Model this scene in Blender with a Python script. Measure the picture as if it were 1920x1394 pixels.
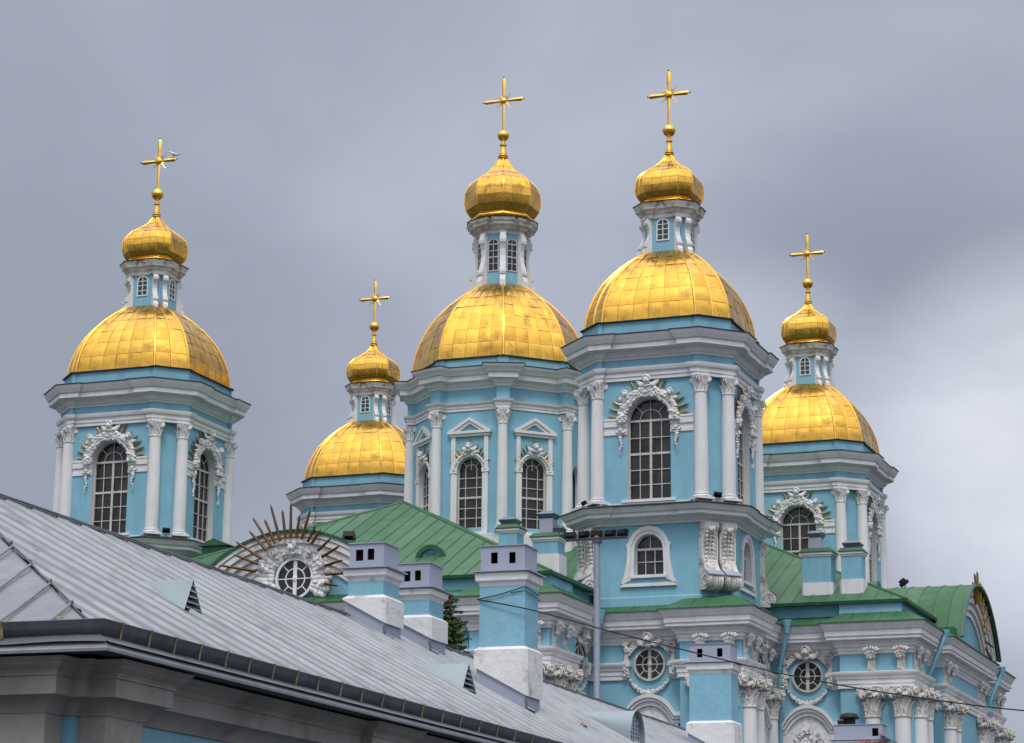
import bpy, bmesh, math, random
from math import sin, cos, pi, radians as rad, hypot, atan2, sqrt
from mathutils import Vector, Matrix, noise
rng = random.Random(7)
for o in list(bpy.data.objects): bpy.data.objects.remove(o)
SC = bpy.context.scene
COL = SC.collection

# ------------------------------------------------------------------ camera
YAW, PITCH, ROLL = 20.798, 13.523, -0.515
CAM = Vector((52.69, -136.61, 1.6))
cd = bpy.data.cameras.new("camera"); cam = bpy.data.objects.new("camera", cd); COL.objects.link(cam)
cd.sensor_width = 36; cd.lens = 4490.5 / 1920 * 36; cd.clip_start = .5; cd.clip_end = 6000
cam.matrix_world = (Matrix.Translation(CAM) @ Matrix.Rotation(rad(YAW), 4, 'Z') @ Matrix.Rotation(rad(90 + PITCH), 4, 'X')
                    @ Matrix.Rotation(rad(-ROLL), 4, 'Z'))
SC.camera = cam
SC.render.resolution_x, SC.render.resolution_y = 1024, 743

# ------------------------------------------------------------------ sky, sun, exposure
SUN_EL, SUN_AZ = 60, 160            # azimuth clockwise from +Y
W = bpy.data.worlds.new("World"); SC.world = W; W.use_nodes = True
nt = W.node_tree; N = nt.nodes; LK = nt.links; N.clear()
def wn(t, **k):
    n = N.new(t)
    for a, b in k.items(): setattr(n, a, b)
    return n
out = wn('ShaderNodeOutputWorld'); bg = wn('ShaderNodeBackground'); LK.new(bg.outputs[0], out.inputs[0])
sky = wn('ShaderNodeTexSky', sky_type='NISHITA', sun_disc=False, sun_elevation=rad(SUN_EL), sun_rotation=rad(SUN_AZ), dust_density=3.0)
tc = wn('ShaderNodeTexCoord')
mp = wn('ShaderNodeMapping'); mp.inputs['Scale'].default_value = (1, 1, 1.7); LK.new(tc.outputs['Generated'], mp.inputs[0])
def wnoise(scale, detail, rough, dist=0):
    n = wn('ShaderNodeTexNoise'); n.inputs['Scale'].default_value = scale; n.inputs['Detail'].default_value = detail
    n.inputs['Roughness'].default_value = rough; n.inputs['Distortion'].default_value = dist
    LK.new(mp.outputs[0], n.inputs['Vector']); return n
def wmath(op, a, b=None, clamp=False):
    n = wn('ShaderNodeMath', operation=op, use_clamp=clamp)
    for i, v in enumerate((a, b)):
        if v is None: continue
        if isinstance(v, (int, float)): n.inputs[i].default_value = v
        else: LK.new(v, n.inputs[i])
    return n.outputs[0]
n1 = wnoise(4.0, 5, .45, .4); n2 = wnoise(12, 5, .55, .2)
mix = wmath('ADD', wmath('MULTIPLY', n1.outputs[0], .87), wmath('MULTIPLY', n2.outputs[0], .13))
ramp = wn('ShaderNodeValToRGB'); LK.new(mix, ramp.inputs[0])
cr = ramp.color_ramp
cr.elements[0].position = .33; cr.elements[0].color = (.315, .345, .425, 1)
cr.elements[1].position = .68; cr.elements[1].color = (.455, .495, .59, 1)
e = cr.elements.new(.5); e.color = (.365, .40, .488, 1)
# an overcast sky is brighter overhead and towards the hidden sun than near the horizon
sep = wn('ShaderNodeSeparateXYZ'); LK.new(tc.outputs['Generated'], sep.inputs[0])
up = wn('ShaderNodeMapRange', interpolation_type='SMOOTHSTEP'); LK.new(sep.outputs['Z'], up.inputs[0])
up.inputs[1].default_value = .38; up.inputs[2].default_value = .95; up.inputs[3].default_value = 0; up.inputs[4].default_value = 2.7
sd = Vector((sin(rad(SUN_AZ)), cos(rad(SUN_AZ)), .35)).normalized()
dot = wn('ShaderNodeVectorMath', operation='DOT_PRODUCT'); LK.new(tc.outputs['Generated'], dot.inputs[0]); dot.inputs[1].default_value = sd
side = wn('ShaderNodeMapRange', interpolation_type='SMOOTHSTEP'); LK.new(dot.outputs['Value'], side.inputs[0])
side.inputs[1].default_value = -.15; side.inputs[2].default_value = .95; side.inputs[3].default_value = 0; side.inputs[4].default_value = 1.2
def skydir(px, py):                 # a direction in the sky, from its bearing right of the view and its height
    az = rad(YAW) - rad(px); el = rad(py); return Vector((-sin(az) * cos(el), cos(az) * cos(el), sin(el)))
def patch(bearing, height, size, amount):
    d = wn('ShaderNodeVectorMath', operation='DOT_PRODUCT'); LK.new(tc.outputs['Generated'], d.inputs[0]); d.inputs[1].default_value = skydir(bearing, height)
    m = wn('ShaderNodeMapRange', interpolation_type='SMOOTHSTEP'); LK.new(d.outputs['Value'], m.inputs[0])
    m.inputs[1].default_value = cos(rad(size)); m.inputs[2].default_value = 1; m.inputs[3].default_value = 0; m.inputs[4].default_value = amount
    return wmath('MULTIPLY', m.outputs[0], wmath('ADD', n2.outputs[0], .5))
thin = wmath('ADD', patch(12.9, 11.6, 5.6, .75), patch(6.2, 13.6, 3.2, .18))
thin = wmath('ADD', thin, patch(9.0, 16.2, 4.2, -.07))
low = wn('ShaderNodeMapRange', interpolation_type='SMOOTHSTEP'); LK.new(sep.outputs['Z'], low.inputs[0]); low.inputs[1].default_value = .06; low.inputs[2].default_value = .42
gain = wmath('ADD', wmath('ADD', up.outputs[0], wmath('MULTIPLY', side.outputs[0], low.outputs[0])), thin)
gcol = wn('ShaderNodeVectorMath', operation='SCALE'); gcol.inputs[0].default_value = (.40, .395, .395); LK.new(gain, gcol.inputs['Scale'])
gcol_ = wn('ShaderNodeVectorMath', operation='ADD'); LK.new(ramp.outputs[0], gcol_.inputs[0]); LK.new(gcol.outputs[0], gcol_.inputs[1])
sc_ = gcol_
sk = wn('ShaderNodeVectorMath', operation='SCALE'); LK.new(sky.outputs[0], sk.inputs[0]); sk.inputs['Scale'].default_value = .005
ad = wn('ShaderNodeVectorMath', operation='ADD'); LK.new(sc_.outputs[0], ad.inputs[0]); LK.new(sk.outputs[0], ad.inputs[1])
LK.new(ad.outputs[0], bg.inputs[0]); bg.inputs[1].default_value = 1.0
sl = bpy.data.lights.new("sun", 'SUN'); sl.energy = 1.5; sl.angle = rad(14); sl.color = (1, .96, .9)
so = bpy.data.objects.new("sun", sl); COL.objects.link(so)
sv = Vector((sin(rad(SUN_AZ)) * cos(rad(SUN_EL)), cos(rad(SUN_AZ)) * cos(rad(SUN_EL)), sin(rad(SUN_EL))))
so.rotation_euler = (-sv).to_track_quat('-Z', 'Y').to_euler(); so.location = (0, 0, 200)
SC.view_settings.view_transform = 'Standard'; SC.view_settings.look = 'None'
SC.view_settings.exposure = 0; SC.view_settings.gamma = 1
SC.render.engine = 'CYCLES'

# ------------------------------------------------------------------ materials
MATS = {}
def mat(name, col, rough=.8, metal=0., var=.12, scale=1.5, bump=0., bscale=20., dirt=None, dscale=1.0, damt=.5, streak=False,
        island=0., spec=.3, tint=None, dlo=.5, dhi=.72, coord='Object'):
    m = bpy.data.materials.new(name); m.use_nodes = True; MATS[name] = m
    t = m.node_tree; b = t.nodes['Principled BSDF']; L = t.links
    b.inputs['Roughness'].default_value = rough; b.inputs['Metallic'].default_value = metal
    b.inputs['Specular IOR Level'].default_value = spec
    co = t.nodes.new('ShaderNodeTexCoord')
    def noi(s, d=5, r=.6, sc3=None):
        n = t.nodes.new('ShaderNodeTexNoise'); n.inputs['Scale'].default_value = s; n.inputs['Detail'].default_value = d; n.inputs['Roughness'].default_value = r
        if sc3:
            q = t.nodes.new('ShaderNodeMapping'); q.inputs['Scale'].default_value = sc3; L.new(co.outputs[coord], q.inputs[0]); L.new(q.outputs[0], n.inputs['Vector'])
        else: L.new(co.outputs[coord], n.inputs['Vector'])
        return n.outputs[0]
    def mixc(f, a, c, blend='MIX'):
        n = t.nodes.new('ShaderNodeMix'); n.data_type = 'RGBA'; n.blend_type = blend
        for i, v in ((0, f), (6, a), (7, c)):
            if isinstance(v, (int, float)): n.inputs[i].default_value = v
            elif isinstance(v, tuple): n.inputs[i].default_value = v + (1,) if len(v) == 3 else v
            else: L.new(v, n.inputs[i])
        return n.outputs[2]
    def rmp(v, a, c, lo, hi):
        n = t.nodes.new('ShaderNodeMapRange'); L.new(v, n.inputs[0])
        for i, x in enumerate((a, c, lo, hi)): n.inputs[i + 1].default_value = x
        return n.outputs[0]
    dk = tuple(c * (1 - var) for c in col); lt = tuple(min(1, c * (1 + var)) for c in col)
    if tint: dk = tint
    c = mixc(rmp(noi(scale), .3, .7, 0, 1), dk, lt)
    if island:
        g = t.nodes.new('ShaderNodeNewGeometry')
        c = mixc(rmp(g.outputs['Random Per Island'], 0, 1, 0, island), c, tuple(x * .55 for x in col))
        rr = rmp(g.outputs['Random Per Island'], 0, 1, rough - .07, rough + .12); L.new(rr, b.inputs['Roughness'])
    if dirt:
        c = mixc(rmp(noi(dscale, 7, .68, (1, 1, .22) if streak else None), dlo, dhi, 0, damt), c, dirt)
    L.new(c, b.inputs['Base Color'])
    if bump:
        bp = t.nodes.new('ShaderNodeBump'); bp.inputs['Strength'].default_value = bump; bp.inputs['Distance'].default_value = .03
        L.new(noi(bscale, 4, .6), bp.inputs['Height']); L.new(bp.outputs[0], b.inputs['Normal'])
    return m
BLUE = mat('blue_plaster', (.215, .44, .555), .85, var=.07, scale=.6, bump=.25, bscale=9, dirt=(.15, .32, .41), dscale=1.3, damt=.6, streak=True)
WHITE = mat('white_plaster', (.70, .70, .71), .85, var=.06, scale=.8, bump=.2, bscale=10, dirt=(.42, .40, .37), dscale=2.0, damt=.38, streak=True)
STUCCO = mat('stucco_relief', (.76, .755, .75), .85, var=.08, scale=3, bump=.35, bscale=14, dirt=(.30, .27, .23), dscale=4.5, damt=.8)
PURE = mat('clean_white_plaster', (.76, .755, .75), .85, var=.04, scale=1, bump=.1, bscale=10, dirt=(.5, .47, .43), dscale=3, damt=.3)
WHITEW = mat('chipped_whitewash', (.70, .70, .71), .9, var=.06, scale=1.5, bump=.8, bscale=5, dirt=(.36, .32, .28), dscale=2.3, damt=.75, dlo=.56, dhi=.66)
BLUEW = mat('blue_limewash', (.215, .44, .555), .9, var=.1, scale=1.6, bump=.6, bscale=6, dirt=(.27, .45, .54), dscale=1.7, damt=.8, streak=True)
OLDST = mat('weathered_stucco', (.66, .645, .62), .9, var=.12, scale=2.5, bump=.5, bscale=14, dirt=(.17, .14, .11), dscale=2.0, damt=.8, dlo=.48, dhi=.68)
GOLD = mat('gold_panels', (.93, .52, .09), .24, 1.0, var=.12, scale=.9, bump=.22, bscale=4.5, dirt=(.40, .22, .07), dscale=1.1, damt=.85, island=.5, dlo=.50, dhi=.68)
GOLDP = mat('gold_plain', (.90, .54, .10), .27, 1.0, var=.1, scale=3, dirt=(.45, .25, .06), dscale=2.5, damt=.6)
GOLDD = mat('gold_seam', (.30, .16, .02), .5, 1.0, var=.2, scale=3)
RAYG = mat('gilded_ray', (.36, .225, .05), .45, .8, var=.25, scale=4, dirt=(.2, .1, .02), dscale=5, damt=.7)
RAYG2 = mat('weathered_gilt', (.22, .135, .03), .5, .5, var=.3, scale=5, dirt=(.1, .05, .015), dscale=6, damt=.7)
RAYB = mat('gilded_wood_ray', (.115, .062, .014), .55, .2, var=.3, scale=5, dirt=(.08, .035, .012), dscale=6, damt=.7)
GREEN = mat('green_sheet_metal', (.046, .132, .062), .5, .0, var=.1, scale=.5, bump=.08, bscale=2.5, dirt=(.085, .175, .105), dscale=.9, damt=.7, island=.25, spec=.25)
GREEND = mat('dark_green_metal', (.018, .085, .04), .4, .0, var=.25, scale=2, spec=.5)
DARKM = mat('dark_flashing', (.022, .028, .026), .5, .2, var=.3, scale=2, dirt=(.05, .06, .04), dscale=3)
ROOF = mat('grey_roof_sheet', (.24, .255, .28), .34, .5, var=.1, scale=.7, bump=.1, bscale=3, dirt=(.12, .125, .14), dscale=1.6, damt=.7, island=.1)
def streaks(m):
    # rain streaks running down the slope and dull patches on the old galvanised sheets
    t = m.node_tree; L = t.links; b = t.nodes['Principled BSDF']; src = b.inputs['Base Color'].links[0].from_socket
    co = t.nodes.new('ShaderNodeTexCoord'); q = t.nodes.new('ShaderNodeMapping'); q.inputs['Scale'].default_value = (.6, 7, .6); L.new(co.outputs['Object'], q.inputs[0])
    n = t.nodes.new('ShaderNodeTexNoise'); n.inputs['Scale'].default_value = 1.3; n.inputs['Detail'].default_value = 8; n.inputs['Roughness'].default_value = .75; L.new(q.outputs[0], n.inputs['Vector'])
    r = t.nodes.new('ShaderNodeMapRange'); L.new(n.outputs[0], r.inputs[0]); r.inputs[1].default_value = .5; r.inputs[2].default_value = .75; r.inputs[4].default_value = .5
    mx = t.nodes.new('ShaderNodeMix'); mx.data_type = 'RGBA'; L.new(r.outputs[0], mx.inputs[0]); L.new(src, mx.inputs[6]); mx.inputs[7].default_value = (.10, .105, .12, 1)
    L.new(mx.outputs[2], b.inputs['Base Color'])
streaks(ROOF)
ROOFP = mat('pale_roof_sheet', (.27, .325, .355), .5, .2, var=.06, scale=1.2, bump=.06, bscale=3)
GUT = mat('dark_grey_gutter', (.12, .13, .155), .45, .4, var=.18, scale=2.5, dirt=(.045, .04, .04), dscale=2, damt=.6)
RUST = mat('rusty_strap', (.23, .17, .11), .8, .1, var=.4, scale=14)
WALLG = mat('house_cornice_plaster', (.33, .31, .295), .9, var=.1, scale=1.1, bump=.35, bscale=18, dirt=(.2, .165, .14), dscale=.9, damt=.8)
ZINC = mat('painted_zinc', (.335, .365, .45), .5, .1, var=.05, scale=2)
ZINCD = mat('galvanised_cowl', (.16, .2, .25), .35, .7, var=.2, scale=6)
SOOT = mat('sooty_brick', (.07, .03, .022), .95, var=.5, scale=9)
HOLE = mat('soot_and_hole_shade', (.006, .006, .006), .95, var=.2)  # flue soot, and shade inside vent openings put in as near-black
GLASS = mat('window_glass', (.034, .033, .035), .05, .0, var=.6, scale=1.5, bump=.04, bscale=1.1, spec=.5, island=.8)
GLASSG = mat('green_glass', (.02, .06, .045), .15, var=.3, scale=3, spec=.45)
GLASSB = mat('blue_dark_glass', (.012, .016, .04), .12, var=.4, scale=3, spec=.45)
FRAME = mat('old_white_frame', (.54, .52, .49), .7, var=.12, scale=3, dirt=(.25, .2, .16), dscale=4, damt=.7)
FRAMEW = mat('white_frame', (.76, .76, .76), .6, var=.04, scale=3)
BLACK = mat('black_metal', (.012, .012, .014), .5, .3, var=.3)
LENS = mat('lamp_glass', (.10, .10, .11), .15, .0, var=.3, spec=.5)
STEEL = mat('galvanised_steel', (.30, .335, .39), .5, .5, var=.12, scale=6)
PIPE = mat('blue_pipe', (.18, .40, .52), .5, .1, var=.1, scale=2, dirt=(.12, .26, .33), dscale=3)
CABLE = mat('black_cable', (.01, .01, .011), .6)
NEEDLE = mat('spruce_needles', (.075, .115, .03), .7, var=.5, scale=1.2, island=.8)
BARK = mat('spruce_bark', (.09, .06, .04), .9, var=.3, scale=6)
FEATH = mat('white_feathers', (.72, .72, .72), .8, var=.05, scale=8)
FEATG = mat('grey_feathers', (.26, .28, .31), .8, var=.12, scale=8)
BEAK = mat('yellow_beak', (.55, .32, .06), .6)
LEAFY = mat('orange_leaf', (.50, .22, .03), .7, var=.25, scale=20)
MOSS = mat('green_moss', (.06, .10, .02), .9, var=.4, scale=20)
ASPH = mat('asphalt', (.05, .05, .052), .9, var=.25, scale=.6, bump=.3, bscale=30)
BRICK = mat('broken_brick', (.33, .12, .07), .9, var=.35, scale=9, dirt=(.5, .47, .44), dscale=4, damt=.8)

# ------------------------------------------------------------------ mesh builder
def _ico(sub):
    bm = bmesh.new(); bmesh.ops.create_icosphere(bm, subdivisions=sub, radius=1)
    v = [tuple(x.co) for x in bm.verts]; f = [[q.index for q in x.verts] for x in bm.faces]; bm.free(); return v, f
ICO = {1: _ico(1), 2: _ico(2), 3: _ico(3)}
I4 = Matrix.Identity(4)
class MB:
    def __init__(s): s.v = []; s.f = []; s.mi = []; s.M = I4; s.mat = 0
    def add(s, vs, fs):
        o = len(s.v); M = s.M
        s.v += [tuple(M @ Vector(p)) for p in vs]
        for f in fs: s.f.append([i + o for i in f]); s.mi.append(s.mat)
    def box(s, x0, x1, y0, y1, z0, z1):
        s.add([(x, y, z) for z in (z0, z1) for y in (y0, y1) for x in (x0, x1)],
              [(0, 2, 3, 1), (4, 5, 7, 6), (0, 1, 5, 4), (2, 6, 7, 3), (0, 4, 6, 2), (1, 3, 7, 5)])
    def prism(s, poly, z0, z1):                     # ccw polygon in xy
        n = len(poly)
        s.add([(x, y, z0) for x, y in poly] + [(x, y, z1) for x, y in poly],
              [tuple(range(n - 1, -1, -1)), tuple(range(n, 2 * n))] + [(i, (i + 1) % n, n + (i + 1) % n, n + i) for i in range(n)])
    def xprism(s, poly, x0, x1):                    # polygon in (y,z), extruded along x
        n = len(poly)
        s.add([(x0, y, z) for y, z in poly] + [(x1, y, z) for y, z in poly],
              [tuple(range(n)), tuple(range(2 * n - 1, n - 1, -1))] + [(i, n + i, n + (i + 1) % n, (i + 1) % n) for i in range(n)])
    def yprism(s, poly, y0, y1):                    # polygon in (x,z), extruded along y (y0 is the front)
        n = len(poly)
        s.add([(x, y0, z) for x, z in poly] + [(x, y1, z) for x, z in poly],
              [tuple(range(n)), tuple(range(2 * n - 1, n - 1, -1))] + [(i, n + i, n + (i + 1) % n, (i + 1) % n) for i in range(n)])
    def lathe(s, prof, n=20, cx=0, cy=0, cap=True):
        vs = []; fs = []
        for r, z in prof:
            for i in range(n): a = 2 * pi * i / n; vs.append((cx + r * cos(a), cy + r * sin(a), z))
        for k in range(len(prof) - 1):
            for i in range(n): j = (i + 1) % n; fs.append((k * n + i, k * n + j, (k + 1) * n + j, (k + 1) * n + i))
        if cap: fs += [tuple(range(n - 1, -1, -1)), tuple(range((len(prof) - 1) * n, len(prof) * n))]
        s.add(vs, fs)
    def tube(s, pts, r, n=8, r1=None):
        pts = [Vector(p) for p in pts]; vs = []; fs = []; m = len(pts); prev = None
        for k, p in enumerate(pts):
            d = (pts[min(k + 1, m - 1)] - pts[max(k - 1, 0)]).normalized()
            if prev is None:
                a = d.cross(Vector((0, 0, 1)))
                if a.length < .05: a = d.cross(Vector((1, 0, 0)))
            else: a = prev - d * prev.dot(d)
            a.normalize(); prev = a; b = d.cross(a)
            rr = r if r1 is None else r + (r1 - r) * k / (m - 1)
            for i in range(n): t = 2 * pi * i / n; vs.append(tuple(p + a * (rr * cos(t)) + b * (rr * sin(t))))
        for k in range(m - 1):
            for i in range(n): j = (i + 1) % n; fs.append((k * n + i, k * n + j, (k + 1) * n + j, (k + 1) * n + i))
        fs += [tuple(range(n - 1, -1, -1)), tuple(range((m - 1) * n, m * n))]
        s.add(vs, fs)
    def blob(s, c, r, sub=1, rot=0., amp=.0, tilt=0.):
        v, f = ICO[sub]; rx, ry, rz = r if isinstance(r, tuple) else (r, r, r)
        R = Matrix.Rotation(rot, 3, 'Y') @ Matrix.Rotation(tilt, 3, 'X'); off = Vector((rng.random() * 50, rng.random() * 50, 0)); vs = []
        for p in v:
            q = Vector(p)
            if amp: q = q * (1 + amp * noise.noise(q * 1.8 + off))
            q = R @ Vector((q.x * rx, q.y * ry, q.z * rz)); vs.append((c[0] + q.x, c[1] + q.y, c[2] + q.z))
        s.add(vs, f)
    def sweep(s, path, prof, closed=True, mats=None):   # path ccw (x,y); prof (offset outwards, z) from bottom to top
        n = len(path); P = [Vector(p) for p in path]; nor = []
        for i in range(n if closed else n - 1):
            d = (P[(i + 1) % n] - P[i]).normalized(); nor.append(Vector((d.y, -d.x)))
        ms = []
        for i in range(n):
            if closed: a, b = nor[i - 1], nor[i]
            else: a, b = nor[max(i - 1, 0)], nor[min(i, n - 2)]
            ms.append((a + b) / max(.25, 1 + a.dot(b)))
        m = len(prof); base = len(s.v); vs = []
        for i in range(n):
            for o, z in prof: q = P[i] + ms[i] * o; vs.append((q.x, q.y, z))
        for j in range(m - 1):
            fs = []
            for i in range(n if closed else n - 1):
                k = (i + 1) % n; fs.append((i * m + j, k * m + j, k * m + j + 1, i * m + j + 1))
            old = s.mat
            if mats: s.mat = mats[j]
            if j == 0: s.add(vs, fs)
            else:
                for f in fs: s.f.append([q + base for q in f]); s.mi.append(s.mat)
            s.mat = old
        if not closed:
            s.f.append([base + j for j in range(m)]); s.mi.append(s.mat)
            s.f.append([base + (n - 1) * m + j for j in range(m - 1, -1, -1)]); s.mi.append(s.mat)
    def strip(s, A, B, y0, y1, closed=True, yb=None):   # ring between outlines A (outer) and B (inner) in (x,z), front y0, back y1
        n = len(A); yb = y1 if yb is None else yb
        vs = [(x, y0, z) for x, z in A] + [(x, y0, z) for x, z in B] + [(x, y1, z) for x, z in A] + [(x, yb, z) for x, z in B]; fs = []
        for i in range(n if closed else n - 1):
            j = (i + 1) % n
            fs += [(i, n + i, n + j, j), (i, j, 2 * n + j, 2 * n + i), (n + i, 3 * n + i, 3 * n + j, n + j)]
        if not closed: fs += [(0, 2 * n, 3 * n, n), (n - 1, 2 * n - 1, 4 * n - 1, 3 * n - 1)]
        s.add(vs, fs)
    def mesh(s, name, mats, smooth=None):
        me = bpy.data.meshes.new(name); me.from_pydata(s.v, [], s.f)
        for m in (mats if isinstance(mats, (list, tuple)) else [mats]): me.materials.append(m)
        me.polygons.foreach_set('material_index', s.mi)
        bm = bmesh.new(); bm.from_mesh(me); bmesh.ops.recalc_face_normals(bm, faces=bm.faces); bm.to_mesh(me); bm.free()
        if smooth:
            me.polygons.foreach_set('use_smooth', [True] * len(me.polygons)); me.set_sharp_from_angle(angle=rad(smooth))
        me.update(); return me
def obj(name, me, parent=None, loc=(0, 0, 0), rz=0.):
    o = bpy.data.objects.new(name, me); COL.objects.link(o); o.parent = parent; o.location = loc; o.rotation_euler = (0, 0, rz); return o
def tag(o, label, cat, group=None):
    o['label'] = label; o['category'] = cat
    if group: o['group'] = group
    return o
def empty(name, label, cat, loc=(0, 0, 0), rz=0., group=None):
    o = bpy.data.objects.new(name, None); COL.objects.link(o); o.location = loc; o.rotation_euler = (0, 0, rz); return tag(o, label, cat, group)
def kids(src, dst):
    # the same sub-parts again under a copied part
    for ch in list(src.children): c = ch.copy(); COL.objects.link(c); c.parent = dst
def again(src, parent, loc, rz=0.):
    c = src.copy(); COL.objects.link(c); c.parent = parent; c.location = loc; c.rotation_euler = (0, 0, rz); kids(src, c); return c
def T(x=0, y=0, z=0): return Matrix.Translation((x, y, z))
def RZ(a): return Matrix.Rotation(a, 4, 'Z')
def arc(cx, cz, r, a0, a1, n): return [(cx + r * cos(a0 + (a1 - a0) * i / n), cz + r * sin(a0 + (a1 - a0) * i / n)) for i in range(n + 1)]
def octo(w, c): m = w - c; return [(-m, -w), (m, -w), (w, -m), (w, m), (m, w), (-m, w), (-w, m), (-w, -m)]
def rot2(p, a): return (p[0] * cos(a) - p[1] * sin(a), p[0] * sin(a) + p[1] * cos(a))
def ngon8(r): return [(r * sin(rad(22.5 + 45 * k - 45)), -r * cos(rad(22.5 + 45 * k - 45))) for k in range(8)]

# ------------------------------------------------------------------ the ground
g = MB(); g.add([(-2500, -2500, 0), (2500, -2500, 0), (2500, 2500, 0), (-2500, 2500, 0)], [(0, 1, 2, 3)])
gr = obj('ground', g.mesh('ground', ASPH)); gr['kind'] = 'structure'

# ------------------------------------------------------------------ ornament helpers (local: x right, y into the wall, z up)
def cherub(mb, x, z, s, lean=0., y=0.):
    old = mb.M; mb.M = old @ T(x, y, z) @ Matrix.Rotation(lean, 4, 'Y')
    mb.blob((0, -.34 * s, .05 * s), (.155 * s, .17 * s, .19 * s), 2)
    for a in range(9):
        t = pi * (a / 8.) ; mb.blob((.15 * s * cos(t), -.33 * s, .1 * s + .15 * s * sin(t)), .065 * s, 1, amp=.3)
        mb.blob((.10 * s * cos(t), -.44 * s, .17 * s + .08 * s * sin(t)), .05 * s, 1, amp=.3)
    mb.blob((0, -.52 * s, .03 * s), (.03 * s, .04 * s, .045 * s), 1)
    for q in (-1, 1):
        mb.blob((q * .07 * s, -.475 * s, -.01 * s), .055 * s, 1)
        for k in range(6):
            a = .15 + k * .27; L = (.46 - .03 * k) * s
            mb.blob((q * (.13 * s + L * .5 * cos(a)), -.16 * s - .02 * s * k, -.16 * s + L * .5 * (.35 - sin(a) * .75) + .1 * s), (L * .55, .05 * s, .055 * s), 1, rot=q * (a - .5), amp=.2)
    mb.blob((0, -.3 * s, -.2 * s), (.15 * s, .12 * s, .1 * s), 1, amp=.4)
    mb.M = old
def scroll(mb, x, y, z, r, w, s=1, turns=1.6):
    # a spiral volute in the (x,z) plane, w deep
    pts = []
    for i in range(26):
        t = i / 25.; a = s * t * turns * 2 * pi; q = r * (1 - .85 * t); pts.append((x + s * 0 + q * cos(a), z + q * sin(a), q * .32 + .012))
    for i in range(25):
        (x0, z0, h0), (x1, z1, h1) = pts[i], pts[i + 1]; dx, dz = x1 - x0, z1 - z0; L = hypot(dx, dz) or 1; nx, nz = -dz / L, dx / L
        y0 = y - w * (.65 + .35 * i / 25)
        mb.add([(x0 - nx * h0 * .5, y0, z0 - nz * h0 * .5), (x0 + nx * h0 * .5, y0, z0 + nz * h0 * .5), (x1 + nx * h1 * .5, y0, z1 + nz * h1 * .5), (x1 - nx * h1 * .5, y0, z1 - nz * h1 * .5),
                (x0 - nx * h0 * .5, y, z0 - nz * h0 * .5), (x0 + nx * h0 * .5, y, z0 + nz * h0 * .5), (x1 + nx * h1 * .5, y, z1 + nz * h1 * .5), (x1 - nx * h1 * .5, y, z1 - nz * h1 * .5)],
               [(0, 1, 2, 3), (0, 4, 5, 1), (2, 6, 7, 3), (1, 5, 6, 2), (0, 3, 7, 4)])
def leaf(mb, a, r0, z0, h, w, out, curl=.35):
    # acanthus leaf standing against a bell of radius r0, angle a, its tip curling outwards
    ca, sa = cos(a), sin(a); rows = []
    for i in range(7):
        t = i / 6.; rr = r0 + out * (t ** 3) ; z = z0 + h * (t if t < .85 else .85 + (t - .85) * (1 - curl * 6 * (t - .85)))
        ww = w * (.75 + .5 * sin(pi * min(t * 1.1, 1)) ) * (1 - .75 * max(0, t - .6) / .4) * (1 + .18 * (-1) ** i)
        rows.append([(rr - .02 + (.0 if k else .03), (k) * ww * .5, z) for k in (-1, -.5, 0, .5, 1)])
        rows[-1][2] = (rr + .035 * w / .2, 0, z)
    vs = []; fs = []
    for r in rows:
        for (x, y, z) in r: vs.append((x * ca - y * sa, x * sa + y * ca, z))
    for i in range(6):
        for k in range(4): fs.append((i * 5 + k, i * 5 + k + 1, i * 5 + k + 6, i * 5 + k + 5))
    mb.add(vs, fs)
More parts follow.
